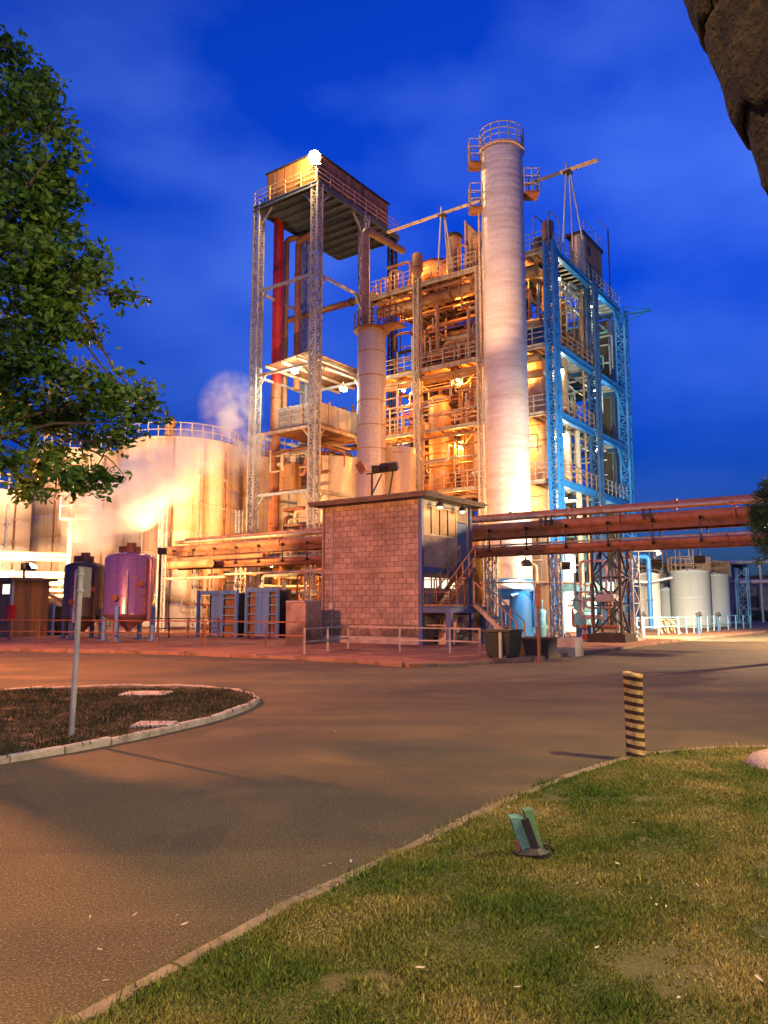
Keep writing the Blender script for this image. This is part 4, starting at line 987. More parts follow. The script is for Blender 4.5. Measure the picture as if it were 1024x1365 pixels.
# ================================================================== pipe bridge across the whole plant
QBR = 35.4; ZB = 6.5
bridge = thing('pipe_bridge', 'long rusty pipe bridge carrying several pipes across the plant', 'pipe bridge', (-18, QBR, .09))
pa, pb = -44.0, -3.0
runs = [(QBR+.75, ZB-.16, .15, 'rustpipe'), (QBR+.35, ZB-.32, .14, 'ochre'), (QBR-.1, ZB-.86, .25, 'rustpipe'), (QBR+.5, ZB-.88, .20, 'rust'),
        (QBR-.42, ZB-.42, .07, 'cream'), (QBR+.1, ZB-1.72, .05, 'galv'), (QBR-.2, ZB-1.95, .13, 'rustpipe'), (QBR+.35, ZB-1.96, .14, 'rust')]
for q, z, r_, mm in runs:
    e = pb if r_ > .06 else pb
    o = MB().tube([(pa+rnd.uniform(0, 2.5), q, z), (e, q, z)], r_, 14).build('pipe', M[mm], bridge)
    x = pa+4+rnd.uniform(0, 3)
    while x < pb:
        MB().tube([(x, q, z), (x+.1, q, z)], r_*1.35, 14).build('flange', M[mm], o); x += rnd.uniform(3.5, 6)
for q in (QBR-.45, QBR+.8):
    MB().ibeam((pa, q, ZB-1.26), (pb, q, ZB-1.26), .16, .26).build('girder', M['rust'], bridge)
    MB().ibeam((pa, q, ZB-2.18), (pb, q, ZB-2.18), .14, .16).build('girder', M['rust'], bridge)
x = pa+1
while x < pb:
    MB().ibeam((x, QBR-.6, ZB-1.0), (x, QBR+.95, ZB-1.0), .1, .14).build('cross_bearer', M['black'], bridge)
    MB().ibeam((x, QBR-.6, ZB-2.02), (x, QBR+.95, ZB-2.02), .1, .12).build('cross_bearer', M['black'], bridge)
    MB().bar((x, QBR-.46, ZB-2.1), (x, QBR-.46, ZB-1.05), .06).bar((x, QBR+.81, ZB-2.1), (x, QBR+.81, ZB-1.05), .06).build('hanger', M['black'], bridge); x += 2.05
for px in (738, 868):
    x = FQ(px, 680, QBR)[0]
    MB().box((x-.25, QBR-.55, ZB-.95), (x-.17, QBR-.47, ZB-.45)).box((x+.05, QBR-.55, ZB-.95), (x+.13, QBR-.47, ZB-.45)).box((x-.3, QBR-.57, ZB-.75), (x+.18, QBR-.50, ZB-.68)).build('pipe_clamp', M['black'], bridge)
# supports
lp = GP(808, 859)
MB().lattice(lp[0], QBR-1.1, .45, ZB-2.3, 1.25, .10, .07, 1.1, 1.1).build('support_tower', M['black'], bridge)
MB().box((lp[0]-.85, QBR-1.9, .09), (lp[0]+.85, QBR-.4, .45)).build('plinth', M['black'], bridge)
x2 = FQ(836, 780, QBR+.8)[0]
MB().lattice(x2, QBR+.8, .2, ZB-2.3, .8, .09, .06, .8, 1.0).build('support_tower', M['galv'], bridge)
MB().box((x2-.6, QBR+.2, .09), (x2+.6, QBR+1.4, .2)).build('plinth', M['concrete'], bridge)
for px in (741, 655, 413, 320, 262):
    x = FQ(px, 790, QBR+.2)[0]
    MB().lattice(x, QBR+.2, .09, ZB-2.3, .42, .075, .045, .45).build('support_tower', M['galv'], bridge)
# things inside and around the support tower
t = thing('junction_box', 'grey box mounted halfway up the dark lattice support', 'box', (lp[0], QBR-1.1, 2.0))
MB().box((lp[0]-.5, QBR-1.75, 1.85), (lp[0]+.35, QBR-1.2, 2.2)).build('body', M['greypanel'], t)
MB().box((lp[0]-.45, QBR-1.79, 1.9), (lp[0]+.3, QBR-1.752, 2.15)).build('lid', M['greypanel'], t)
clutter(bridge, 7, lp[0]-.5, lp[0]+.5, QBR-1.4, QBR-.7, .5, 3.9, ['rustpipe', 'plate', 'teal', 'galv'], 61, .04, .09)

# ================================================================== clutter at ground level under the bridge, left of the building
yard = thing('ground_pipework', 'dense tangle of pipes at ground level between blue doors and bridge', 'pipework', (-30, QBR+2.5, .09))
clutter(yard, 44, -37, -23, QBR+.5, QBR+5, .4, 4.3, ['rustpipe', 'ochre', 'cream', 'rust', 'galv', 'green', 'black'], 71, .04, .17)
clutter(yard, 16, -43, -36, QBR-1, QBR+3, .4, 4.6, ['rustpipe', 'ochre', 'rust', 'black'], 72, .05, .2)
clutter(yard, 20, -27, -21.5, QBR-.2, QBR+4, .4, 4.4, ['cream', 'galv', 'rust', 'black', 'ochre'], 73, .04, .13)
z_ = FQ(370, 763, QBR-2)[2]
pipe(yard, [(FQ(300, 766, QBR-2)[0], QBR-2, z_), (FQ(433, 760, QBR-2)[0], QBR-2, z_), (FQ(433, 760, QBR-2)[0], QBR-2, z_+.6)], .07, 'cream', 10, .2)
z_ = FQ(300, 743, QBR-1.4)[2]
pipe(yard, [(FQ(205, 747, QBR-1.4)[0], QBR-1.4, z_), (FQ(352, 741, QBR-1.4)[0], QBR-1.4, z_)], .14, 'rustpipe', 12, flange=1)
z_ = FQ(250, 752, QBR-2.4)[2]
pipe(yard, [(FQ(205, 740, QBR-2.4)[0], QBR+1.5, z_+.5), (FQ(205, 740, QBR-2.4)[0], QBR-2.4, z_+.5), (FQ(206, 752, QBR-2.4)[0], QBR-2.4, z_), (FQ(281, 754, QBR-2.4)[0], QBR-2.4, z_)], .27, 'ochre', 14, .4)
z_ = FQ(240, 771, QBR-2.6)[2]
pipe(yard, [(FQ(206, 772, QBR-2.6)[0], QBR-2.6, z_), (FQ(300, 770, QBR-2.6)[0], QBR-2.6, z_)], .09, 'cream', 10)
g_ = FQ(378, 800, QBR-1.5)
pipe(yard, [(g_[0], QBR-1.5, .3), (g_[0], QBR-1.5, 3.2)], .13, 'green', 12, flange=1)
shed = thing('shade_backdrop', 'dark backdrop added for the shade behind the pipes left of the block building', 'shed', (-31, QBR+6, .09))  # added dark wall and roof, standing in for shade behind the pipes
MB().box((-41, QBR+6.0, .09), (-22.5, QBR+6.15, 4.6)).build('back_wall', M['darktank'], shed)
x = -41
while x < -22.6: MB().box((x+.03, QBR+5.93, .15), (x+1.2, QBR+5.997, 4.5)).build('wall_panel', M['darktank' if int(x) % 3 else 'brown'], shed); x += 1.25
MB().box((-41.3, QBR+3.6, 4.6), (-22.2, QBR+6.5, 4.72)).build('roof', M['roofslab'], shed)
for k in range(6): MB().box((-40.5+k*3.5, QBR+3.8, .09), (-40.36+k*3.5, QBR+3.94, 4.6)).build('post', M['rust'], shed)
# left-edge pipes in front of the pale tank
yard2 = thing('tank_pipework', 'pale pipes running along the foot of the tanks at far left', 'pipework', (-40, 30, .09))
qz = DY(50, 760, 46)[1]
for (y0, r_, mm, dq) in ((740, .16, 'rustpipe', 0), (746, .12, 'ochre', .5), (767, .2, 'clad', -.5), (777, .18, 'clad', -.6), (787, .08, 'cream', -.3), (795, .1, 'ochre', .2)):
    a_ = DY(-60, y0-1, 44+dq); b_ = DY(92, y0, 46+dq)
    pipe(yard2, [(a_[0], a_[1], b_[2]), (b_[0], b_[1], b_[2]), (b_[0]+.2, b_[1]+.2, .3)], r_, mm, 12, .3, 1)
for (x0, y0, x1, y1) in ((16, 800, 84, 808), (20, 792, 86, 800), (10, 812, 60, 806)):
    a_ = DY(x0, y0, 43); b_ = DY((x0+x1)/2, min(y0, y1)-3, 43.5); c_ = DY(x1, y1, 44)
    pipe(yard2, [(a_[0], a_[1], .3), a_, b_, c_, (c_[0], c_[1], .3)], .09, 'clad', 10, .6)
for px in (38, 60): 
    c = DY(px, 790, 43); MB().box((c[0]-.07, c[1]-.07, .09), (c[0]+.07, c[1]+.07, 3.6)).build('support_post', M['rust'], yard2)

# ================================================================== control building of concrete blocks
g0 = GP(562, 863); PB, QB0 = g0
PBL = FQ(430, 760, QB0)[0]; QBR2 = SP(628, 760, PB)[1]; HB = FQ(562, 663, QB0)[2]
z0 = .09
bld = thing('control_building', 'two storey pinkish concrete block building with flat overhanging roof', 'building', ((PB+PBL)/2, (QB0+QBR2)/2, z0))
MB().box((PBL+.1, QB0+.1, z0), (PB-.12, QB0+.2, HB)).build('front_wall', M['mortar'], bld)
MB().box((PBL+.03, QB0+.2, z0), (PBL+.15, QBR2, HB)).build('side_wall', M['mortar'], bld)
MB().box((PBL+.15, QBR2-.15, z0), (PB-.05, QBR2, HB)).build('back_wall', M['mortar'], bld)
zm = FQ(500, 760, QB0)[2]
MB().box((PBL+.06, QB0+.02, zm-.11), (PB-.12, QB0+.1, zm+.11)).build('floor_band', M['block'], bld)
MB().box((PBL+.06, QB0+.02, z0), (PB-.12, QB0+.1, z0+.30)).build('base_course', M['concrete'], bld)
MB().box((PBL-.02, QB0-.02, z0), (PBL+.06, QB0+.2, HB)).build('edge_post', M['mortar'], bld)
MB().box((PB-.12, QB0-.03, z0), (PB+.06, QB0+.15, HB)).build('corner_post', M['bluewall'], bld)
MB().box((PB-.12, QBR2-.15, z0), (PB+.06, QBR2+.03, HB)).build('corner_post', M['bluewall'], bld)
L_ = PB-.12-(PBL+.06); NB = 12; bw = L_/NB
blocks = {}
def block(x0_, x1_, za_, zb_):
    """one concrete block, shared mesh per size"""
    key = (round(x1_-x0_, 3), round(zb_-za_, 3))
    if key not in blocks:
        w_, h_ = key; c = .009
        m_ = MB(); vs_ = [(0,0,0),(w_,0,0),(w_,0,h_),(0,0,h_),(c,-.03,c),(w_-c,-.03,c),(w_-c,-.03,h_-c),(c,-.03,h_-c)]
        m_.add(vs_, [(4,5,6,7),(0,1,5,4),(1,2,6,5),(2,3,7,6),(3,0,4,7)])
        me = bpy.data.meshes.new('block'); me.from_pydata([Vector(W(*v_)) for v_ in m_.v], [], m_.f); me.materials.append(M['block']); blocks[key] = me
    o = bpy.data.objects.new('block', blocks[key]); COL.objects.link(o); o.parent = bld
    o.location = Vector(W(x0_, QB0+.1-rnd.uniform(0, .012), za_)) - bld.location
for (za_, zb_, nr) in ((z0+.30, zm-.11, 11), (zm+.11, HB-.02, 12)):
    rh = (zb_-za_)/nr
    for r_ in range(nr):
        xs = [PBL+.06+bw*k for k in range(NB+1)]
        if r_ % 2: xs = [xs[0]] + [x+bw/2 for x in xs[:-1]] + [xs[-1]]
        for u, v_ in zip(xs, xs[1:]): block(u+.005, v_-.005, za_+rh*r_+.005, za_+rh*(r_+1)-.005)
cq = QB0-.0
MB().tube([(PBL+.55, cq+.02, .3), (PBL+.55, cq+.02, HB-.1)], .022, 8).build('conduit', M['greypanel'], bld)
MB().box((PBL+.45, cq-.06, 1.5), (PBL+.65, cq+.06, 1.8)).build('meter_case', M['greypanel'], bld)
# roof
rf = MB().box((PBL-.45, QB0-.45, HB), (PB+.55, QBR2+.5, HB+.10)).build('roof', M['roofslab'], bld)
MB().box((PBL-.50, QB0-.50, HB+.1), (PB+.60, QBR2+.55, HB+.20)).build('roof_edge', M['roofslab'], rf)
# right face: upper storey with window and blue door
wz0 = SP(585, 715, PB)[2]; wz1 = HB-.25; qw1 = SP(608, 700, PB)[1]; qd0 = SP(610, 720, PB)[1]; qd1 = SP(623, 720, PB)[1]
MB().box((PB-.1, QB0+.16, zm+.1), (PB-.02, qw1, wz0)).build('parapet_wall', M['block'], bld)
MB().box((PB-.1, QB0+.16, zm-.15), (PB+.03, QBR2-.16, zm+.095)).build('floor_beam', M['bluewall'], bld)
MB().box((PB-.1, QB0+.16, HB-.22), (PB-.02, QBR2-.16, HB-.003)).build('lintel', M['greypanel'], bld)
win = MB().box((PB-.06, QB0+.17, wz0), (PB+.0, qw1, wz0+.06)).box((PB-.06, QB0+.17, wz1-.06), (PB+.0, qw1, wz1)).build('window', M['cream'], bld)
npn = 4
for k in range(npn+1):
    y = QB0+.17+(qw1-QB0-.17)*k/npn; MB().box((PB-.06, y-.025, wz0+.06), (PB+.0, y+.025, wz1-.06)).build('mullion', M['cream'] if k in (0, npn) else M['black'], win)
    if k < npn:
        y1_ = QB0+.17+(qw1-QB0-.17)*(k+1)/npn
        MB().box((PB-.045, y+.025, wz0+.06), (PB-.03, y1_-.025, wz1-.06)).build('pane', M['glass'], win)
MB().box((PB-.1, qw1, zm+.1), (PB-.015, qd0, HB-.22)).build('wall_strip', M['block'], bld)
MB().box((PB-.1, qd1, zm+.1), (PB-.015, QBR2-.16, HB-.22)).build('wall_strip', M['block'], bld)
MB().box((PB-.1, qd0, SP(616, 697, PB)[2]), (PB-.02, qd1, HB-.22)).build('wall_strip', M['block'], bld)
dr = MB().box((PB-.08, qd0+.02, zm+.1), (PB-.03, qd1-.02, SP(616, 698, PB)[2])).build('door', M['door'], bld)
MB().box((PB-.03, qd0+.12, zm+1.1), (PB+.02, qd0+.18, zm+1.16)).build('handle', M['galv'], dr)
# lower storey: lit window band, wall below
lz0 = SP(575, 785, PB)[2]; lz1 = SP(575, 770, PB)[2]; ql1 = SP(608, 776, PB)[1]
MB().box((PB-.1, QB0+.16, z0), (PB-.02, QBR2-.16, lz0)).build('lower_wall', M['block'], bld)
MB().box((PB-.1, QB0+.16, lz1), (PB-.02, QBR2-.16, zm-.15)).build('lower_wall', M['block'], bld)
MB().box((PB-.1, ql1, lz0), (PB-.02, QBR2-.16, lz1)).build('lower_wall', M['block'], bld)
lw_ = MB().box((PB-.05, QB0+.16, lz0), (PB-.01, ql1, lz0+.04)).build('lit_window', M['cream'], bld)
for k in range(4):
    ya = QB0+.16+(ql1-QB0-.16)*k/4; yb = QB0+.16+(ql1-QB0-.16)*(k+1)/4
    MB().box((PB-.06, ya+.03, lz0+.04), (PB-.045, yb-.03, lz1)).build('pane', M['litpane'], lw_)
    MB().box((PB-.06, yb-.03, lz0+.04), (PB-.01, yb+.03, lz1)).build('mullion', M['black'], lw_)
# floodlight mast on the roof, heads facing the plant
fm = FQ(496, 640, QB0+1.4); mz = FQ(503, 630, QB0+1.4)[2]
t = roofmast = thing('floodlight_mast', 'short mast with dark floodlight heads on the block building roof', 'floodlight', (fm[0], QB0+1.4, HB+.2))
MB().bar((fm[0], QB0+1.4, HB+.15), (fm[0], QB0+1.4, mz), .08).bar((fm[0]+.9, QB0+1.4, HB+.15), (fm[0]+1.2, QB0+1.4, mz+.05), .06).bar((fm[0], QB0+1.4, HB+.6), (fm[0]+.55, QB0+1.4, mz-.1), .05).bar((fm[0]-.3, QB0+1.4, mz), (fm[0]+1.4, QB0+1.4, mz), .06).build('frame', M['black'], t)
aim1 = (sp, sq, 11.0); c = DY(495.5, 600, 50); aim2 = (c[0], c[1], 10.5)
floodlight(t, (fm[0]+1.2, QB0+1.45, mz+.25), (sp-.3, sq, 15.0), 1500, WARM, 80)
floodlight(t, (fm[0]+.25, QB0+1.45, mz+.2), (c[0]+2.5, c[1], 13.5), 4200, SODIUM, 95)
floodlight(t, (fm[0]+.75, QB0+1.45, mz+.3), (sp, sq, 28.0), 24000, (1.0,.56,.26), 44)
MB().bar((fm[0]-.4, QB0+1.3, mz+.1), (fm[0]-.7, QB0+1.3, mz+.55), .12, .4).build('floodlight_head', M['rust'], t)
# pinkish low box beside the building
c0 = GP(407, 862); c1 = FQ(428, 800, c0[1])[0]; zt = FQ(415, 803, c0[1])[2]
t = thing('meter_box', 'low pink rendered box against the left side of the block building', 'box', (c0[0]+.3, c0[1]+.4, z0))
MB().box((c0[0], c0[1], z0), (PBL-.06, c0[1]+1.0, zt)).build('body', M['block'], t)
MB().box((c0[0]-.05, c0[1]-.05, zt), (PBL-.04, c0[1]+1.05, zt+.08)).build('lid', M['concrete'], t)

bulkhead(bld, (PB+.32, QB0+1.0, HB-.3), 10, (1.0,.72,.36), 'litpane'); bulkhead(bld, (PB+.32, QB0+2.9, HB-.3), 8, (1.0,.72,.36), 'litpane')
# landing and stairs on the right side
PLW = 1.35; zl = SP(590, 806, PB)[2]; ql2 = QB0+1.6
stair = thing('metal_stair', 'blue steel landing with rusty stairs at the right side of the block building', 'stairs', (PB+.7, QB0+1.5, z0))
MB().box((PB+.08, QB0+.05, zl-.06), (PB+PLW, ql2+1.3, zl)).build('landing', M['brown'], stair)
MB().ibeam((PB+.08, QB0, zl-.2), (PB+PLW, QB0, zl-.2), .12, .26).build('beam', M['bluewall'], stair)
MB().ibeam((PB+PLW, QB0, zl-.2), (PB+PLW, ql2+1.3, zl-.2), .12, .26).build('beam', M['bluewall'], stair)
MB().box((PB+PLW-.16, QB0-.06, z0), (PB+PLW+.06, QB0+.16, zl-.33)).build('post', M['bluewall'], stair)
MB().box((PB+PLW-.16, ql2+1.1, z0), (PB+PLW+.06, ql2+1.32, zl-.33)).build('post', M['bluewall'], stair)
# flight up along the wall to the door
f0 = Vector((PB+.45, QB0+.9, zl)); f1 = Vector((PB+.45, qd0+.1, zm+.1)); nst = 9
for s_ in (-.35, .35): MB().bar(f0+Vector((s_,0,0)), f1+Vector((s_,0,0)), .06, .2).build('stringer', M['rust'], stair)
for k in range(nst):
    c = f0.lerp(f1, (k+.6)/nst); MB().box((c.x-.33, c.y-.13, c.z-.02), (c.x+.33, c.y+.13, c.z+.02)).build('tread', M['rust'], stair)
b = MB()
for s_ in (-.38, .38):
    for k in range(5):
        c = f0.lerp(f1, k/4)+Vector((s_,0,0)); b.bar(c, c+Vector((0,0,1.0)), .045)
    for h in (.5, 1.0): b.bar(f0+Vector((s_,0,h)), f1+Vector((s_,0,h)), .045)
b.build('handrail', M['ochre'], stair)
MB().rail([(PB+.1, QB0+.03, zl), (PB+PLW, QB0+.03, zl), (PB+PLW, ql2-.4, zl)], 1.0, .6, .04, 2).build('handrail', M['rust'], stair)
# flight down to the right
g0_ = Vector((PB+PLW+.1, QB0+2.2, zl)); g1_ = Vector((PB+PLW+2.0, QB0+2.2, z0))
for s_ in (-.35, .35): MB().bar(g0_+Vector((0,s_,0)), g1_+Vector((0,s_,0)), .06, .18).build('stringer', M['cream'], stair)
for k in range(8):
    c = g0_.lerp(g1_, (k+.5)/8); MB().box((c.x-.13, c.y-.33, c.z-.02), (c.x+.13, c.y+.33, c.z+.02)).build('tread', M['galv'], stair)
b = MB()
for s_ in (-.38, .38):
    for k in range(4):
        c = g0_.lerp(g1_, k/3)+Vector((0,s_,0)); b.bar(c, c+Vector((0,0,.95)), .045)
    b.bar(g0_+Vector((0,s_,.95)), g1_+Vector((0,s_,.95)), .045)
b.build('handrail', M['ochre'], stair)
clutter(stair, 9, PB+.2, PB+PLW-.2, QB0+.5, QB0+2.6, .2, zl-.3, ['ochre', 'cream', 'green', 'rust'], 81, .03, .08)
t = thing('leaning_board', 'pale board leaning under the blue landing', 'board', (PB+.6, QB0+1.0, z0))
MB().add([(PB+.2,QB0+.9,z0),(PB+1.0,QB0+.9,z0),(PB+1.0,QB0+1.2,1.35),(PB+.2,QB0+1.2,1.35),(PB+.2,QB0+.95,z0),(PB+1.0,QB0+.95,z0),(PB+1.0,QB0+1.25,1.35),(PB+.2,QB0+1.25,1.35)], [(0,1,2,3),(7,6,5,4),(0,4,5,1),(1,5,6,2),(2,6,7,3),(3,7,4,0)]).build('board', M['cream'], t)
for k in (.3, .7): MB().box((PB+k-.08, QB0+1.03, .75), (PB+k+.08, QB0+1.06, 1.15)).build('slot', M['black'], t)

# bins in front
c = GP(671, 880)
t = thing('waste_bin', 'dark green black wheeled bin right of the stairs', 'bin', (*c, 0))
MB().add([(c[0]+u*w_, c[1]+v_*w_, z_) for z_, w_ in ((.05,.36),(.86,.44)) for u, v_ in ((-1,-1),(1,-1),(1,1),(-1,1))], [(3,2,1,0),(4,5,6,7),(0,1,5,4),(1,2,6,5),(2,3,7,6),(3,0,4,7)]).build('body', M['rubber'], t)
MB().box((c[0]-.48, c[1]-.48, .87), (c[0]+.48, c[1]+.48, .94)).build('lid', M['rubber'], t)
for s_ in (-.3, .3): MB().tube([(c[0]+s_-.05, c[1]-.40, .09), (c[0]+s_+.05, c[1]-.40, .09)], .09, 12).build('wheel', M['black'], t)
MB().box((c[0]+.12, c[1]-.52, .1), (c[0]+.2, c[1]-.44, .86)).build('edge_rib', M['green'], t)
c = GP(718, 877)
t = thing('dark_crate', 'low black open crate beside the wheeled bin', 'crate', (*c, 0))
b = MB(); b.box((c[0]-.55, c[1]-.35, 0), (c[0]+.5, c[1]-.30, .62)).box((c[0]-.55, c[1]+.3, 0), (c[0]+.5, c[1]+.35, .62)).box((c[0]-.55, c[1]-.3, 0), (c[0]-.5, c[1]+.3, .62)).box((c[0]+.45, c[1]-.3, 0), (c[0]+.5, c[1]+.3, .62)).box((c[0]-.5, c[1]-.3, .02), (c[0]+.45, c[1]+.3, .06))
b.build('body', M['black'], t)
MB().box((c[0]-.6, c[1]-.4, .62), (c[0]+.55, c[1]-.28, .66)).box((c[0]-.6, c[1]+.28, .62), (c[0]+.55, c[1]+.4, .66)).build('rim', M['black'], t)
c = GP(757, 874)
t = thing('concrete_block', 'low brown concrete block at the end of the black crate', 'block', (*c, 0))
MB().add([(c[0]+u*w_, c[1]+v_*w_*.9, z_) for z_, w_ in ((0,.42),(.56,.40),(.6,.36)) for u, v_ in ((-1,-1),(1,-1),(1,1),(-1,1))], [(3,2,1,0),(8,9,10,11)]+[(i, (i+1) % 4, (i+1) % 4+4, i+4) for i in range(4)]+[(i+4, (i+1) % 4+4, (i+1) % 4+8, i+8) for i in range(4)]).build('body', M['concrete'], t)
MB().tube([(c[0]-.1, c[1], .6), (c[0]-.1, c[1], .72), (c[0]+.1, c[1], .72), (c[0]+.1, c[1], .6)], .02, 6, .05).build('lifting_eye', M['black'], t)
c = GP(719, 882); zt = FQ(719, 778, c[1])[2]
t = thing('lamp_pole', 'thin reddish pole in front of the black crate', 'pole', (*c, 0))
MB().tube([(c[0], c[1], 0), (c[0], c[1], zt)], .045, 10).build('pole', M['rust'], t)
MB().box((c[0]-.12, c[1]-.12, 0), (c[0]+.12, c[1]+.12, .03)).build('base_plate', M['rust'], t)
MB().box((c[0]-.05, c[1]-.1, zt-.7), (c[0]+.14, c[1]-.05, zt-.1)).build('small_sign', M['rust'], t)

# blue tank with dome
c = DY(686, 810, 41)
t = thing('blue_tank', 'bright blue domed tank below the pipe bridge', 'tank', (c[0], c[1], z0)); R_ = .98; zt = DY(686, 784, 41)[2]
MB().lathe((c[0], c[1], 0), [(R_, z0), (R_, zt)], 40).build('shell', M['blue'], t)
MB().lathe((c[0], c[1], zt), [(R_+.03, -.05), (R_+.03, .03), (R_*.92, .2), (R_*.65, .36), (R_*.3, .44), (.01, .46)], 40).build('dome', M['tankpink'], t)
dv = Vector((ca, sa, 0)); fw = Vector((-sa*-1, 0, 0))
rt = Vector((c[0], c[1], 0)) + Vector((ca, sa, 0))*.95 + Vector((sa, -ca, 0))*.5
MB().tube([rt+Vector((0,0,.6)), rt+Vector((0,0,zt-.1)), rt+Vector((-ca*1.3, -sa*1.3, zt-.45))+Vector((sa, -ca, 0))*.55], .11, 10, .15).build('side_pipe', M['darkblue'], t)
for (px, w_, h_) in ((662, .18, .42), (674, .40, .28)):
    f_ = DY(px, 803, 39.9); MB().bar((f_[0]-w_/2*ca, f_[1]-w_/2*sa, f_[2]), (f_[0]+w_/2*ca, f_[1]+w_/2*sa, f_[2]), .03, h_).build('plate', M['plate'], t)
MB().tube([DY(640, 777, 39.5), DY(700, 776, 39.5), DY(765, 777, 39.5), DY(800, 783, 39.5)], .055, 10).build('feed_pipe', M['cream'], t)
MB().bar(DY(674, 815, 39.8), DY(674, 848, 39.8), .04).build('sign_post', M['galv'], t)
# lattice ladder mast near stair
c = DY(653, 820, 36.5); tag(MB().lattice(c[0], c[1], .09, DY(653, 788, 36.5)[2], .28, .05, .035, .3).build('lattice_post', M['galv']), 'short grey lattice post between stairs and blue tank', 'post')
# hooked pipe, green cylinder and portal at right of blue tank
c = DY(716, 800, 43)
t = thing('hooked_pipe', 'pale pipe with hooked top right of the blue tank', 'pipe', (c[0], c[1], z0))
MB().tube([(c[0]-.5, c[1]-.3, DY(716, 752, 43)[2]), (c[0], c[1], DY(716, 752, 43)[2]), (c[0], c[1], z0)], .10, 10, .3).build('pipe', M['cream'], t)
MB().ring((c[0], c[1], 1.5), .1, .06, .08, 10).build('flange', M['galv'], t)
c = DY(723, 830, 41); vessel('small_cylinder', 'small pale green upright cylinder right of the blue tank', c[0], c[1], .09, DY(723, 812, 41)[2], .26, 'teal', (.6,), n=18)
a_ = DY(750, 800, 43); b_ = DY(792, 800, 41.5); zt = DY(750, 776, 43)[2]
t = thing('portal_frame', 'pale teal portal beam on posts behind the dark lattice support', 'frame', (a_[0], a_[1], z0))
MB().box((a_[0]-.08, a_[1]-.08, z0), (a_[0]+.08, a_[1]+.08, zt)).build('post', M['doorblue'], t)
MB().box((b_[0]-.08, b_[1]-.08, z0), (b_[0]+.08, b_[1]+.08, zt)).build('post', M['doorblue'], t)
MB().bar((a_[0], a_[1], zt-.3), (b_[0]+1.2, b_[1]-.3, zt-.3), .2, .46).build('beam', M['teal'], t)
MB().bar((a_[0]+.3, a_[1], zt-1.3), (b_[0], b_[1], zt-1.3), .1, .14).build('rail', M['cream'], t)
c = DY(780, 815, 40.5)
t = thing('twin_pump', 'dark teal twin pump casing behind the dark lattice support', 'pump', (c[0], c[1], z0))
for dz in (.42, -.42): MB().tube([(c[0]-.15, c[1]-.4, c[2]+dz), (c[0]+.1, c[1]+.5, c[2]+dz)], [.44, .40], 20).build('casing', M['teal'], t)
MB().box((c[0]-.4, c[1]-.3, z0), (c[0]+.4, c[1]+.4, c[2]-.7)).build('base', M['darkblue'], t)
c = DY(757, 755, 50); vessel('white_cylinder', 'white upright cylinder seen under the bridge behind the lattice support', c[0], c[1], .09, DY(757, 738, 50)[2], .5, 'white', n=20, nozzle=False)
t = thing('dark_shed', 'dark shed wall standing behind pipes under the blue frame', 'shed', (PR-4.6, QF+3, z0))
MB().box((PR-9.5, QF+5.5, z0), (PR-4.8, QF+5.9, 7.5)).build('wall', M['brown'], t)
for k in range(6): MB().box((PR-9.4+k*.78, QF+5.44, z0+.1), (PR-8.7+k*.78, QF+5.497, 7.3)).build('panel', M['brown'], t)
# traffic cone
c = GP(780, 855)
t = thing('traffic_cone', 'orange traffic cone beside the dark lattice support', 'cone', (*c, .09))
MB().lathe((c[0], c[1], .09), [(.19,.04),(.05,.72),(.03,.74),(.005,.745)], 18).build('body', M['cone'], t)
MB().box((c[0]-.24, c[1]-.24, .09), (c[0]+.24, c[1]+.24, .13)).build('base', M['cone'], t)
MB().lathe((c[0], c[1], .09), [(.146,.26),(.108,.44)], 18).build('stripe', M['white'], t)

# ================================================================== white tanks at the right
def wtank(label, px, D, rpx, ytop):
    c_ = DY(px, 800, D); zt_ = DY(px, ytop, D)[2]; r_ = rpx*D/F
    t_ = thing('white_tank', label, 'tank', (c_[0], c_[1], z0), 'white tanks at the right')
    MB().lathe((c_[0], c_[1], 0), [(r_, z0), (r_, zt_), (r_+.05, zt_), (r_+.05, zt_+.06), (.01, zt_+.3)], 44).build('shell', M['white'], t_)
    MB().ring((c_[0], c_[1], z0+.15), r_, .06, .1, 44).build('base_ring', M['green'], t_)
    MB().ring((c_[0], c_[1], zt_*.55), r_, .012, .04, 44).build('seam', M['white'], t_)
    return t_, c_[0], c_[1], zt_, r_
w1 = wtank('large white tank with yellowish railed top, nearest of the white tanks', 921, 60, 25, 763)
w2 = wtank('white tank at the right end, half behind the largest white tank', 953, 64, 18.5, 768)
wtank('slim white tank crossed by the vertical blue pipe', 866, 57, 14, 767)
wtank('small low white tank between the slim and the large white tank', 889, 62, 9, 787)
for w_ in (w1, w2):
    b = MB(); R_ = w_[4]+.08
    for k in range(22):
        a0_ = 2*math.pi*k/22; a1_ = 2*math.pi*(k+1)/22
        p0 = Vector((w_[1]+R_*math.cos(a0_), w_[2]+R_*math.sin(a0_), w_[3]+.06)); p1 = Vector((w_[1]+R_*math.cos(a1_), w_[2]+R_*math.sin(a1_), w_[3]+.06))
        b.bar(p0, p0+Vector((0,0,1.1)), .05)
        for h in (.1, .55, 1.1): b.bar(p0+Vector((0,0,h)), p1+Vector((0,0,h)), .05)
    b.build('top_rail', M['ochre'], w_[0])
c = DY(866, 780, 54)
t = thing('blue_riser', 'vertical blue pipe in front of the slim white tank', 'pipe', (c[0], c[1], z0))
zt = DY(866, 742, 54)[2]
MB().tube([(c[0], c[1], z0), (c[0], c[1], zt), (c[0]-1.0, c[1]-.2, zt)], .17, 12, .3).build('pipe', M['blue'], t)
MB().tube([(c[0]-.9, c[1]-.3, zt+.55), (c[0]+.5, c[1]+.1, zt+.55), (c[0]+.7, c[1]+.2, zt+.1)], .2, 12, .2).build('top_elbow', M['white'], t)
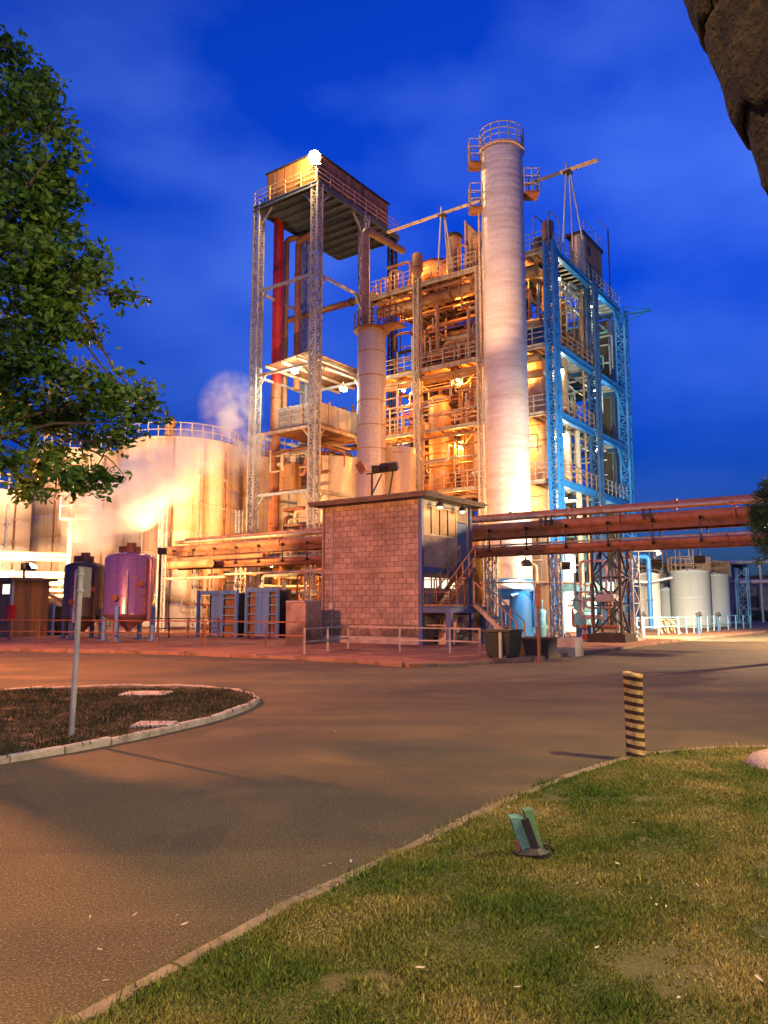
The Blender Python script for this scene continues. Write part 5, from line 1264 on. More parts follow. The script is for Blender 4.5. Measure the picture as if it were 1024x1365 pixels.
for y in (760, 778, 800): MB().ring((c[0], c[1], DY(866, y, 54)[2]), .17, .06, .1, 12).build('flange', M['darkblue'], t)
MB().tube([DY(845, 775, 54), DY(865, 776, 54), DY(896, 770, 56)], .09, 10, .3).build('branch_pipe', M['white'], t)
# yellowish scaffold behind the tanks
c = DY(880, 748, 66); t = thing('pipe_scaffold', 'rusty yellow scaffold of posts behind the white tanks', 'scaffold', (c[0], c[1], z0))
for k in range(5):
    for q_ in (0, 1.4): MB().bar((c[0]-2+k*1.1, c[1]+q_, z0), (c[0]-2+k*1.1, c[1]+q_, DY(880, 733, 66)[2]), .08).build('post', M['ochre'], t)
for z_ in (3.2, 4.3, 5.2):
    for q_ in (0, 1.4): MB().bar((c[0]-2.1, c[1]+q_, z_), (c[0]+2.6, c[1]+q_, z_), .08, .14).build('rail', M['ochre'], t)
clutter(t, 10, c[0]-2, c[0]+2.4, c[1]-.4, c[1]+1.4, 1.5, 5.0, ['ochre', 'brown', 'green'], 91, .05, .13)
# leaning frames near the fence
for (px, mm, lab) in ((884, 'cream', 'beige board frame leaning at the left of three by the white tanks'), (893, 'ochre', 'beige board frame leaning in the middle of three by the white tanks'), (902, 'cream', 'beige board frame leaning at the right of three by the white tanks')):
    c = GP(px, 847); zt = FQ(px, 826, c[1])[2]
    t = thing('board_frame', lab, 'board', (*c, z0))
    MB().bar((c[0]-.05, c[1], z0), (c[0]-.35, c[1]+.3, zt), .09).build('upright', M[mm], t)
    MB().bar((c[0]+.1, c[1]+.6, z0), (c[0]-.3, c[1]+.35, zt), .07).build('strut', M[mm], t)
    MB().bar((c[0]-.2, c[1]+.1, .9), (c[0]-.1, c[1]+.5, .9), .06).build('tie', M[mm], t)
# posts
for (px, py, h_, lab) in ((858, 853, 1.2, 'grey post with dark cap in front of the blue pipe'), (932, 848, 1.15, 'blue grey post in front of the largest white tank'), (958, 844, 1.1, 'blue grey post in front of the rightmost white tank')):
    c = GP(px, py); t = thing('guard_post', lab, 'post', (*c, z0), 'guard posts by the white tanks')
    MB().cyl((c[0], c[1], z0), (c[0], c[1], h_), .08, 10).build('post', M['darkblue'] if px > 900 else M['galv'], t)
    MB().cyl((c[0]-.08, c[1], h_), (c[0]+.16, c[1], h_+.12), .13, 10).build('cap', M['black'], t)
def fence(label, pts, h, step, m, z=.09, mid=2, t_=.05):
    f_ = thing('railing', label, 'railing', pts[0][:2]+(z,), plant=False)
    P_ = [Vector((x, y, z)) for x, y, *_ in pts]
    for a_, b_ in zip(P_, P_[1:]):
        n = max(1, int(round((b_-a_).length/step)))
        for i in range(n+1 if b_ is P_[-1] else n):
            p_ = a_.lerp(b_, i/n); MB(False).bar(p_, p_+Vector((0,0,h)), t_*1.3).build('post', M[m], f_)
        for k in range(1, mid+1):
            zz_ = Vector((0,0,h*k/mid-.03)); MB(False).bar(a_+zz_, b_+zz_, t_).build('rail', M[m], f_)
    return f_
fence('pale tube railing along the front of the white tanks', [GW(850, 850), GW(905, 848), GW(960, 842), GW(1001, 839)], 1.0, 1.6, 'teal')
fence('low rusty railing in front of the purple vessel and blue doors', [GW(-60, 858), GW(52, 859), GW(150, 861), GW(273, 864), GW(354, 866), GW(405, 868)], 1.0, 2.2, 'rust')
fence('short pale railing along the foot of the block building', [GW(406, 876), GW(464, 868), GW(533, 872), GW(600, 874), GW(640, 876)], .85, 2.0, 'concrete')
fence('inner rusty railing right of the purple vessel', [GW(200, 853), GW(250, 853), GW(290, 852)], 1.0, .9, 'rust')
# far right: lattice pole, far pipes, far wall
c = DY(991, 800, 75); t = tag(MB().lattice(c[0], c[1], .09, DY(991, 757, 75)[2], 1.0, .1, .06, 1.0).build('lattice_pole', M['teal']), 'teal grey lattice pole right of the white tanks', 'pole')
t = thing('far_pipe_rack', 'thin pale level pipes beyond the white tanks at far right', 'pipe rack', (*toP(40, 80), .09))
for (y, r_, mm) in ((750, .22, 'galv'), (776, .2, 'plate')):
    MB().tube([DY(968, y, 80), DY(1100, y-3, 76)], r_, 10).build('pipe', M[mm], t)
for px in (975, 1015): c = DY(px, 780, 80); MB().bar((c[0], c[1], .09), (c[0], c[1], DY(px, 752, 80)[2]), .2).build('post', M['galv'], t)
c = DY(1040, 800, 95)
t = thing('far_building', 'low brown building far behind the white tanks at the right edge', 'building', (c[0], c[1], 0))
MB().box((c[0]-6, c[1], 0), (c[0]+25, c[1]+8, 5.2)).build('wall', M['block'], t)
MB().box((c[0]-6.5, c[1]-.5, 5.2), (c[0]+25.5, c[1]+8.5, 5.6)).build('roof', M['roofslab'], t)
for k in range(3): MB().box((c[0]-4+k*4, c[1]-.06, 1.6), (c[0]-2.4+k*4, c[1]-.003, 3.0)).build('window', M['black'], t)
c = DY(880, 780, 105)
t = thing('far_building', 'dark brown shed wall closing the view behind the white tanks', 'building', (c[0], c[1], 0))
MB().box((c[0]-20, c[1], 0), (c[0]+9, c[1]+8, 7.2)).build('wall', M['brown'], t)
MB().box((c[0]-20.5, c[1]-.5, 7.2), (c[0]+9.5, c[1]+8.5, 7.6)).build('roof', M['roofslab'], t)

# ================================================================== small things at the left: kiosk, blue doors, red box
c0 = DY(17, 800, 40)
t = thing('kiosk', 'small kiosk with dark flat roof at the left edge', 'kiosk', (c0[0]-1, c0[1], z0))
zt = DY(17, 774, 40)[2]; x1 = c0[0]
MB().box((x1-2.4, c0[1], z0), (x1, c0[1]+2, zt)).build('wall', M['brown'], t)
MB().box((x1-2.7, c0[1]-.3, zt), (x1+.3, c0[1]+2.3, zt+.18)).build('roof', M['roofslab'], t)
w_ = MB().box((x1-1.0, c0[1]-.04, zt-.75), (x1-.2, c0[1]-.003, zt-.12)).build('window', M['black'], t)
MB().box((x1-.94, c0[1]-.06, zt-.69), (x1-.26, c0[1]-.042, zt-.18)).build('pane', M['litpane'], w_)
MB().box((x1-.1, c0[1]-.1, z0), (x1+.04, c0[1]+.04, zt)).build('corner_post', M['greypanel'], t)
c = DY(14, 818, 37)
t = thing('fire_hose_box', 'red fire hose box on a post at the left edge', 'box', (c[0], c[1], z0))
MB().box((c[0]-.22, c[1]-.15, c[2]-.35), (c[0]+.22, c[1]+.15, c[2]+.33)).box((c[0]-.15, c[1]-.12, c[2]+.33), (c[0]+.15, c[1]+.12, c[2]+.42)).build('box', M['red'], t)
MB().box((c[0]-.05, c[1]-.05, z0), (c[0]+.05, c[1]+.05, c[2]-.35)).build('post', M['rust'], t)
def blue_door(label, px0, px1, ytop, D, leaf):
    a_ = DY(px0, 820, D); w_ = (px1-px0)*D/F; zt_ = DY(px0, ytop, D)[2]; q_ = a_[1]; p0_ = a_[0]
    p1_ = FQ(px1, 820, q_)[0]
    t_ = thing('blue_door_frame', label, 'door', (p0_, q_, z0))
    MB().box((p0_, q_, z0), (p0_+.14, q_+.14, zt_)).build('jamb', M['doorblue'], t_)
    MB().box((p1_-.14, q_, z0), (p1_, q_+.14, zt_)).build('jamb', M['doorblue'], t_)
    MB().box((p0_+.14, q_, zt_-.2), (p1_-.14, q_+.14, zt_)).build('lintel', M['doorblue'], t_)
    W_ = p1_-p0_-.28
    for k, f_ in enumerate(leaf):
        if f_ == 'd':
            l_ = MB().box((p0_+.14+W_*k/len(leaf)+.02, q_+.06, z0+.05), (p0_+.14+W_*(k+1)/len(leaf)-.02, q_+.12, zt_-.22)).build('leaf', M['doorblue'], t_)
            MB().box((p0_+.14+W_*(k+.8)/len(leaf), q_+.02, 1.0), (p0_+.14+W_*(k+.87)/len(leaf), q_+.058, 1.2)).build('handle', M['galv'], l_)
        elif f_ == 'g':
            for j in range(5):
                zz_ = z0+(zt_-.3)*(j+.5)/5; MB().box((p0_+.14+W_*k/len(leaf), q_+.04, zz_), (p0_+.14+W_*(k+1)/len(leaf), q_+.08, zz_+.05)).build('grille_bar', M['teal'], t_)
            MB().box((p0_+.14+W_*k/len(leaf), q_+.2, z0), (p0_+.14+W_*(k+1)/len(leaf), q_+.24, zt_-.22)).build('infill', M['brown'], t_)
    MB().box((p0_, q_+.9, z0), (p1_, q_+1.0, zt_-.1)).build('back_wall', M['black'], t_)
    return t_
blue_door('wide blue door frame with half open leaf right of the purple vessel', 262, 315, 788, 41, ['', 'd', 'g'])
blue_door('narrower blue door frame with grilled leaves under the pipe bridge', 326, 370, 784, 40, ['g', 'd', 'd', 'g'])
blue_door('pale blue door frame beside the tank foot at far left', 45, 70, 806, 43, ['', 'd'])

# ================================================================== foreground things
# striped bollard
m = bpy.data.materials.new('striped_paint'); m.use_nodes = True
N = m.node_tree.nodes; L = m.node_tree.links; bs = N['Principled BSDF']; bs.inputs['Roughness'].default_value = .65
tc = N.new('ShaderNodeTexCoord'); sx = N.new('ShaderNodeSeparateXYZ'); L.new(tc.outputs['Object'], sx.inputs[0])
nz = N.new('ShaderNodeTexNoise'); nz.inputs['Scale'].default_value = 14; nz.inputs['Detail'].default_value = 5; L.new(tc.outputs['Object'], nz.inputs['Vector'])
k1 = N.new('ShaderNodeMath'); k1.operation = 'MULTIPLY_ADD'; k1.inputs[1].default_value = .17; L.new(sx.outputs[0], k1.inputs[0]); L.new(sx.outputs[2], k1.inputs[2])
k0 = N.new('ShaderNodeMath'); k0.operation = 'MULTIPLY_ADD'; k0.inputs[1].default_value = .012; L.new(nz.outputs[0], k0.inputs[0]); L.new(k1.outputs[0], k0.inputs[2])
k2 = N.new('ShaderNodeMath'); k2.operation = 'DIVIDE'; k2.inputs[1].default_value = .0875; L.new(k0.outputs[0], k2.inputs[0])
k3 = N.new('ShaderNodeMath'); k3.operation = 'FRACT'; L.new(k2.outputs[0], k3.inputs[0])
k4 = N.new('ShaderNodeMapRange'); k4.inputs[1].default_value = .50; k4.inputs[2].default_value = .56; L.new(k3.outputs[0], k4.inputs[0])
mx = N.new('ShaderNodeMix'); mx.data_type = 'RGBA'; mx.inputs[6].default_value = (.66,.44,.16,1); mx.inputs[7].default_value = (.07,.03,.022,1); L.new(k4.outputs[0], mx.inputs[0])
mx2 = N.new('ShaderNodeMix'); mx2.data_type = 'RGBA'; mx2.blend_type = 'MULTIPLY'; mx2.inputs[0].default_value = .6
L.new(mx.outputs[2], mx2.inputs[6]); L.new(nz.outputs[1], mx2.inputs[7])
rm = N.new('ShaderNodeMapRange'); rm.inputs[1].default_value = .35; rm.inputs[2].default_value = .6; rm.inputs[3].default_value = .55; rm.inputs[4].default_value = 1.1; L.new(nz.outputs[0], rm.inputs[0])
sv = N.new('ShaderNodeVectorMath'); sv.operation = 'SCALE'; L.new(mx.outputs[2], sv.inputs[0]); L.new(rm.outputs[0], sv.inputs[3]); L.new(sv.outputs[0], bs.inputs['Base Color'])
M['stripe'] = m
c = GW(848, 1014)
t = thing('bollard', 'yellow and black striped concrete filled bollard at the lawn corner', 'bollard', (c[0], c[1], 0), plant=False)
MB(False).lathe((c[0], c[1], 0), [(.098,-.02),(.098,.86),(.104,.868),(.104,.912),(.098,.92),(.088,.92),(.085,.90)], 40).build('post', M['stripe'], t)
MB(False).lathe((c[0], c[1], .895), [(.086,-.02),(.084,0),(.05,.012),(.005,.018)], 32).build('concrete_fill', M['yellow'], t)
# sign post on the island
c = GW(95, 988); zt = DW(99, 757, c[1])[2]
t = thing('sign_post', 'grey metal sign post on the traffic island with its sign seen nearly edge on', 'sign', (c[0], c[1], .06), plant=False)
MB(False).cyl((c[0], c[1], 0), (c[0]+.02, c[1], zt), .033, 14).build('post', M['galv'], t)
sgx = c[0]+.05
sg = MB(False).add([(sgx-.04, c[1]-.045, zt-.36), (sgx-.035, c[1]+.36, zt-.36), (sgx-.035, c[1]+.36, zt+.02), (sgx-.04, c[1]-.045, zt+.02),
               (sgx-.055, c[1]-.04, zt-.36), (sgx-.05, c[1]+.365, zt-.36), (sgx-.05, c[1]+.365, zt+.02), (sgx-.055, c[1]-.04, zt+.02)],
               [(0,1,2,3),(7,6,5,4),(0,4,5,1),(1,5,6,2),(2,6,7,3),(3,7,4,0)]).build('sign_plate', M['signback'], t)
for dz in (-.08, -.28): MB(False).ring((c[0]+.019, c[1], zt+dz), .034, .012, .03, 14).build('clamp', M['galv'], t)
# garden spotlight on the lawn
c = GW(706, 1142, .035)
t = thing('garden_spotlight', 'small teal green garden spotlight on a dark base in the lawn', 'spotlight', (c[0], c[1], .035), plant=False)
b = MB(False)
rb = random.Random(2); vs_ = []
for z_, w_ in ((0, .105), (.035, .115), (.065, .07)):
    for k in range(10):
        a_ = k*math.pi/5; rr = w_*rb.uniform(.8, 1.15); vs_.append((c[0]+.02+rr*math.cos(a_), c[1]+rr*.7*math.sin(a_), .03+z_))
b.add(vs_, [(i, (i+1) % 10, (i+1) % 10+10, i+10) for i in range(10)]+[(i+10, (i+1) % 10+10, (i+1) % 10+20, i+20) for i in range(10)]+[tuple(range(20, 30))])
b.build('base', M['black'], t)
M['spotteal'] = mat('teal_spot_housing', (.14,.32,.24), .5, var=.4, scale=14, col2=(.07,.18,.13))
M['spotgreen'] = mat('green_spot_back', (.11,.22,.10), .5, var=.35, scale=14, col2=(.09,.20,.08))
def slabbox(o, ux, uy, uz, nm, mm):
    o = Vector(o); vs_ = [o+Vector(ux)*a_+Vector(uy)*b_+Vector(uz)*d_ for d_ in (0, 1) for a_, b_ in ((0,0),(1,0),(1,1),(0,1))]
    return MB(False).add(vs_, [(3,2,1,0),(4,5,6,7),(0,1,5,4),(1,2,6,5),(2,3,7,6),(3,0,4,7)]).build(nm, M[mm], t)
slabbox((c[0]-.055, c[1]-.04, .085), (.085,.02,0), (-.01,.06,.01), (-.065,.01,.19), 'lamp_head', 'spotteal')
slabbox((c[0]+.034, c[1]-.01, .085), (.06,.045,0), (-.01,.05,.01), (-.06,.01,.225), 'back_shell', 'spotgreen')
MB(False).bar((c[0]-.075, c[1]-.02, .06), (c[0]-.085, c[1]-.02, .14), .03, .02).build('bracket', M['rust'], t)
MB(False).tube([(c[0]+.05, c[1]+.03, .08), (c[0]+.12, c[1]+.06, .10), (c[0]+.17, c[1]+.08, .05), (c[0]+.19, c[1]+.12, .02)], .007, 6, .03).build('cable', M['black'], t)
MB(False).bar((c[0]+.032, c[1]-.03, .09), (c[0]-.03, c[1]-.02, .27), .012, .05).build('hinge', M['black'], t)
# pink stone at the right edge
c = GW(1020, 1021, .035); r9 = random.Random(9)
vs_ = []; nn = 18
for i in range(8):
    ph = i/7*math.pi/2
    for k in range(nn):
        a_ = 2*math.pi*k/nn; rr = 1+.10*math.sin(a_*3+1)+.05*math.sin(a_*5+2*i)+r9.uniform(-.02, .02)
        vs_.append((c[0]+.05+.24*rr*math.cos(ph)*math.cos(a_), c[1]+.19*rr*math.cos(ph)*math.sin(a_), .02+.17*math.sin(ph)*(1+.1*math.cos(a_-.5))))
fs = [(i*nn+k, i*nn+(k+1) % nn, (i+1)*nn+(k+1) % nn, (i+1)*nn+k) for i in range(7) for k in range(nn)]
tag(MB(False).add(vs_, fs, True).build('stone', M['rock']), 'rounded pinkish stone on the lawn at the right edge', 'stone')
# fallen leaves and petals
M['petal'] = mat('dry_leaf', (.62,.52,.40), .8, var=.3, scale=20)
first = None
leafpx = [(120,1222),(180,1219),(236,1220),(246,1232),(133,1266),(315,1243),(432,1154),(440,1151),(425,1182),(504,1158),(468,1148),(572,1128),(141,1307),(142,1343),(312,1251),(678,1076),(447,975),(455,973),
          (823,1151),(776,1176),(796,1263),(875,1206),(1016,1249),(1012,1305),(981,1091),(770,1177),(888,1208),(690,1316),(905,1330),(845,1097),(560,1290),(930,1180)]
for i, (x, y) in enumerate(leafpx):
    on = y > 1365-(x-120)*.52 and x > 500 or x > 660 and y > 1090
    z_ = .075 if on else .012
    c = GW(x, y, z_); s_ = rnd.uniform(.012, .024)*(1.5 if (x, y) == (1012, 1305) else 1); a_ = rnd.uniform(0, 6.28)
    if first is None:
        first = MB(False).add([(-1,0,0),(-.3,.42,.14),(.5,.36,.2),(1.1,0,.32),(.5,-.36,.16),(-.3,-.42,.1),(0,0,.02)], [(0,6,1),(1,6,2),(2,6,3),(3,6,4),(4,6,5),(5,6,0)]).build('fallen_leaf', M['petal'])
        o = first
    else: o = first.copy(); COL.objects.link(o)
    o.location = c; o.scale = (s_, s_*rnd.uniform(.6, 1), s_); o.rotation_euler = (rnd.uniform(-.2, .2), rnd.uniform(-.2, .2), a_)
    tag(o, 'tiny pale dry leaf lying on the lawn' if on else 'tiny pale dry leaf lying on the asphalt road', 'leaf', 'fallen leaves on the lawn' if on else 'fallen leaves on the road')

# ================================================================== trees
def leaf_mat(name, c1, c2, c3):
    m_ = bpy.data.materials.new(name); m_.use_nodes = True
    N_ = m_.node_tree.nodes; L2 = m_.node_tree.links; b_ = N_['Principled BSDF']
    b_.inputs['Roughness'].default_value = .5; b_.inputs['Specular IOR Level'].default_value = .35
    g_ = N_.new('ShaderNodeNewGeometry'); n_ = N_.new('ShaderNodeTexNoise'); n_.inputs['Scale'].default_value = 1.1; n_.inputs['Detail'].default_value = 2
    L2.new(g_.outputs['Position'], n_.inputs['Vector'])
    a_ = N_.new('ShaderNodeMath'); a_.operation = 'MULTIPLY_ADD'; a_.inputs[1].default_value = .35
    L2.new(g_.outputs['Random Per Island'], a_.inputs[0]); L2.new(n_.outputs[0], a_.inputs[2])
    r_ = N_.new('ShaderNodeValToRGB'); e_ = r_.color_ramp.elements
    e_[0].position = .45; e_[0].color = (*c1, 1); e_[1].position = .9; e_[1].color = (*c3, 1); e_.new(.66).color = (*c2, 1)
    L2.new(a_.outputs[0], r_.inputs[0]); L2.new(r_.outputs[0], b_.inputs['Base Color'])
    tr = N_.new('ShaderNodeBsdfTranslucent'); L2.new(r_.outputs[0], tr.inputs[0])
    mxs = N_.new('ShaderNodeMixShader'); mxs.inputs[0].default_value = .3; o_ = N_['Material Output']
    L2.new(b_.outputs[0], mxs.inputs[1]); L2.new(tr.outputs[0], mxs.inputs[2]); L2.new(mxs.outputs[0], o_.inputs[0])
    return m_
def leaves(name, parent, pts, size, m_, seed, aspect=.42, droop=.35):
    g_ = np.random.default_rng(seed); n = len(pts)
    d = g_.normal(size=(n, 3)); d[:,2] = d[:,2]*.6-droop; d /= np.linalg.norm(d, axis=1)[:,None]
    s_ = g_.normal(size=(n, 3)); s_ -= (s_*d).sum(1)[:,None]*d; s_ /= np.linalg.norm(s_, axis=1)[:,None]
    nn_ = np.cross(d, s_); L_ = (size*g_.uniform(.6, 1.25, n))[:,None]; w_ = L_*aspect*.5
    v = np.stack([pts-d*L_*.5, pts-s_*w_+nn_*w_*.35, pts+d*L_*.5, pts+s_*w_+nn_*w_*.35], 1)
    v -= np.array(parent.location)
    me = bpy.data.meshes.new(name); me.vertices.add(n*4); me.vertices.foreach_set('co', v.reshape(-1).astype(np.float32))
    idx = (np.arange(n)[:,None]*4+np.array([0,1,2,0,2,3])).reshape(-1).astype(np.int32)
    me.loops.add(n*6); me.loops.foreach_set('vertex_index', idx)
    me.polygons.add(n*2); me.polygons.foreach_set('loop_start', np.arange(0, n*6, 3, dtype=np.int32)); me.polygons.foreach_set('loop_total', np.full(n*2, 3, np.int32))
    me.update(); me.materials.append(m_); o = bpy.data.objects.new(name, me); COL.objects.link(o); o.parent = parent; o['kind'] = 'stuff'; return o
def limb(t_, a_, b_, r0, r1, seed, m_='bark', nm='limb'):
    r_ = random.Random(seed); a_ = Vector(a_); b_ = Vector(b_); n = 6; pts = []; rr = []
    for i in range(n+1):
        u = i/n; p_ = a_.lerp(b_, u); k = (b_-a_).length*.05*math.sin(u*math.pi)
        pts.append(p_+Vector((r_.uniform(-k, k), r_.uniform(-k, k), r_.uniform(-k, k)+(b_-a_).length*.08*math.sin(u*math.pi)))); rr.append(r0+(r1-r0)*u)
    MB(False).tube(pts, rr, 8).build(nm, M[m_], t_)
    return pts
ML = leaf_mat('tree_leaf', (.024,.068,.010), (.066,.175,.022), (.15,.25,.038))
TX, TY = -8.4, 12.4
tree = thing('broadleaf_tree', 'large leafy green tree overhanging from the left edge', 'tree', (TX, TY, 0), plant=False)
tp0 = [Vector((TX, TY, -.1)), Vector((TX+.1, TY, 1.6)), Vector((TX+.25, TY-.1, 3.4)), Vector((TX+.3, TY, 5.6)), Vector((TX+.9, TY, 8.2)), Vector((TX+1.4, TY, 10.2))]
MB(False).tube(tp0, [.42,.34,.30,.24,.15,.06], 12).build('trunk', M['bark'], tree)
blobs = [(5,75,42),(38,110,38),(20,150,60),(72,125,34),(78,165,36),(96,185,20),(25,230,75),(85,215,32),(70,260,50),(100,255,18),(30,310,75),(85,300,38),(60,350,60),(120,345,34),(140,370,26),(165,392,22),
         (110,395,42),(40,400,75),(90,430,50),(128,440,18),(25,470,60),(75,490,50),(105,510,30),(40,550,60),(95,560,42),(165,512,32),(195,530,26),(208,545,18),(150,545,36),(178,560,30),(130,590,28),
         (20,600,36),(60,610,34),(95,615,26),(160,590,20),(118,630,14),(140,637,8),(-60,120,90),(-60,300,110),(-60,480,110),(-70,600,60),(45,640,10),(35,655,6),(105,642,8)]
lp_ = []; gg = np.random.default_rng(21); rr_ = random.Random(5)
for i, (x, y, r_) in enumerate(blobs):
    D = TY + rr_.uniform(-1.2, 1.0); c = Vector(DW(x-(10 if x > 60 else 0), y, D)); R_ = r_*.84*D/F
    # hang the clump on a limb from the trunk
    if r_ > 16:
        src = tp0[2].lerp(tp0[4], rr_.random()) if c.z > 5 else tp0[2].lerp(tp0[3], rr_.random()*.6)
        limb(tree, src, c, .045+.02*R_, .012, i)
    ntw = max(3, int(58*R_*R_))                          # small sprays inside each clump, leaving gaps
    for _ in range(ntw):
        d = Vector((rr_.gauss(0, 1), rr_.gauss(0, 1), rr_.gauss(0, 1))).normalized()*(R_*rr_.random()**.45)
        sc_ = c+Vector((d.x, d.y*1.0, d.z)); k = rr_.randint(30, 54); sr = .09+.09*rr_.random()
        lp_.append(gg.normal(size=(k, 3))*np.array([sr, sr, sr*.75])+np.array(sc_))
        if rr_.random() < .25: MB_pts = None
leaves('crown', tree, np.concatenate(lp_), .155, ML, 22, .5)
# a few thin twigs among the hanging sprays
for i, (x0, y0, x1, y1) in enumerate(((120,600,165,632),(100,590,140,648),(60,600,40,655),(140,560,205,548),(90,400,170,395),(150,590,120,645))):
    limb(tree, DW(x0, y0, TY-.2), DW(x1, y1, TY-.4), .018, .006, 100+i, nm='twig')
# extra dangling sprays
lp_ = []
for (x, y, k) in ((165,636,16),(150,641,20),(135,648,22),(45,658,14),(32,652,14),(112,650,18),(90,640,30),(185,580,20),(218,560,26)):
    c = np.array(DW(x, y, TY-.4)); lp_.append(gg.normal(size=(k, 3))*np.array([.09, .08, .06])+c)
leaves('hanging_leaves', tree, np.concatenate(lp_), .13, ML, 23)
# feathery tree at the right edge
c = DW(1062, 700, 24); rt_ = thing('feathery_tree', 'dark green feathery tree entering at the right edge below the bridge', 'tree', (c[0], c[1], 0), plant=False)
tr0 = [Vector((c[0], c[1], -.1)), Vector((c[0]+.05, c[1], 1.6)), Vector((c[0], c[1], 3.2)), Vector((c[0]-.1, c[1], 4.8))]
MB(False).tube(tr0, [.2,.16,.11,.04], 10).build('trunk', M['bark'], rt_)
lp_ = []
for i, (x, y, r_) in enumerate(((1022,655,14),(1016,675,18),(1014,700,17),(1024,720,24),(1050,680,45),(1060,730,50),(1090,700,50),(1040,645,20))):
    cc = Vector(DW(x, y, 24+rr_.uniform(-.5, .5))); R_ = r_*24/F
    limb(rt_, tr0[1].lerp(tr0[3], rr_.random()), cc, .05, .012, 200+i)
    for _ in range(max(5, int(60*R_))):
        d = Vector((rr_.gauss(0, 1), rr_.gauss(0, 1), rr_.gauss(0, 1))).normalized()*(R_*rr_.random()**.4)
        lp_.append(gg.normal(size=(42, 3))*np.array([.10, .10, .08])+np.array(cc+d))
MR = leaf_mat('feathery_leaf', (.015,.045,.018), (.03,.08,.028), (.06,.12,.04))
leaves('crown', rt_, np.concatenate(lp_), .13, MR, 24, .25, .1)
# low hedge far right
hd = MB(False)
c = DW(1015, 826, 90); hp = np.stack([gg.uniform(c[0]-3, c[0]+25, 2600), gg.uniform(c[1]-.8, c[1]+.8, 2600), gg.uniform(0, 1.3, 2600)], 1)
hroot = thing('hedge', 'low dark hedge along the far right wall', 'hedge', (c[0], c[1], 0), plant=False)
leaves('foliage', hroot, hp, .42, MR, 25)
limb(hroot, (c[0]-3, c[1], .1), (c[0]+24, c[1], .5), .06, .05, 300, nm='stem')

# leaning palm trunk close by at the upper right
ax0 = Vector(DW(1180, 210, 3.0)); ax1 = Vector(DW(1040, -90, 3.0)); dr_ = (ax1-ax0).normalized()
base = ax0 - dr_*(ax0.z/dr_.z)
pt = thing('palm_trunk', 'thick mottled brown palm trunk leaning in at the upper right corner', 'tree', tuple(base), plant=False)
M['palm'] = mat('palm_bark', (.060,.040,.019), .95, var=.7, scale=6.5, col2=(.022,.014,.011), bump=1.0, bscale=38, thresh=(.40,.58))
L_ = (ax1-base).length+1.2; s_ = 0.0; k = 0; u = dr_.cross(Vector((0,1,0))).normalized(); v_ = u.cross(dr_).normalized()
rk = random.Random(3)
while s_ < L_:
    seg = rk.uniform(.28, .46); nn = 72; vs_ = []
    off = rk.uniform(-.012, .012)
    R0 = .435
    from mathutils import noise as mn
    for f_, w_ in ((-.02, .95), (0, .975), (.1, .982), (.2, .988), (.3, .992), (.4, .997), (.5, 1.0), (.6, 1.005), (.7, 1.01), (.8, 1.015), (.9, 1.020), (1.0, 1.014), (1.02, .982)):
        for j in range(nn):
            a_ = 2*math.pi*j/nn; hp_ = Vector((math.cos(a_)*3, math.sin(a_)*3, (s_+seg*(1-f_))*7)); rr = R0*w_*(1+.03*mn.noise(hp_*.8)+.022*mn.noise(hp_*2.6)+.014*mn.noise(hp_*7)); f_ = f_ + (.09*mn.noise(Vector((math.cos(a_)*2.2, math.sin(a_)*2.2, k*3.1)))+.05*mn.noise(Vector((math.cos(a_)*9, math.sin(a_)*9, k*5.0))) if f_ > .05 else 0)*f_
            vs_.append(base+dr_*(s_+seg*(1-f_)+.01*math.sin(2*a_+k))+u*(rr*math.cos(a_)+off)+v_*rr*math.sin(a_))
    fs = [(i*nn+j, i*nn+(j+1) % nn, (i+1)*nn+(j+1) % nn, (i+1)*nn+j) for i in range(12) for j in range(nn)]
    MB(False).add(vs_, fs, True).build('bark_ring', M['palm'], pt); s_ += seg; k += 1
MB(False).tube([base-dr_*.2, base+dr_*(L_-.1)], .40, 24).build('core', M['palm'], pt)

# ================================================================== steam
def steam_mat(name, dens, scale, lo, hi, col=(1,1,1)):
    m_ = bpy.data.materials.new(name); m_.use_nodes = True
    N_ = m_.node_tree.nodes; L2 = m_.node_tree.links
    for n_ in list(N_): 
        if n_.type == 'BSDF_PRINCIPLED': N_.remove(n_)
    o_ = N_['Material Output']; v_ = N_.new('ShaderNodeVolumePrincipled'); v_.inputs['Color'].default_value = (*col, 1)
    v_.inputs['Anisotropy'].default_value = .2
    tc_ = N_.new('ShaderNodeTexCoord'); ln = N_.new('ShaderNodeVectorMath'); ln.operation = 'LENGTH'; L2.new(tc_.outputs['Object'], ln.inputs[0])
    fo = N_.new('ShaderNodeMapRange'); fo.inputs[1].default_value = 1.0; fo.inputs[2].default_value = .25; fo.inputs[3].default_value = 0; fo.inputs[4].default_value = 1
    L2.new(ln.outputs[1], fo.inputs[0])
    g_ = N_.new('ShaderNodeNewGeometry'); nz_ = N_.new('ShaderNodeTexNoise'); nz_.inputs['Scale'].default_value = scale; nz_.inputs['Detail'].default_value = 4; nz_.inputs['Distortion'].default_value = .6
    L2.new(g_.outputs['Position'], nz_.inputs['Vector'])
    mr_ = N_.new('ShaderNodeMapRange'); mr_.inputs[1].default_value = lo; mr_.inputs[2].default_value = hi; L2.new(nz_.outputs[0], mr_.inputs[0])
    k1_ = N_.new('ShaderNodeMath'); k1_.operation = 'MULTIPLY'; L2.new(fo.outputs[0], k1_.inputs[0]); L2.new(mr_.outputs[0], k1_.inputs[1])
    k2_ = N_.new('ShaderNodeMath'); k2_.operation = 'MULTIPLY'; k2_.inputs[1].default_value = dens; L2.new(k1_.outputs[0], k2_.inputs[0]); L2.new(k2_.outputs[0], v_.inputs['Density'])
    L2.new(v_.outputs[0], o_.inputs['Volume']); return m_
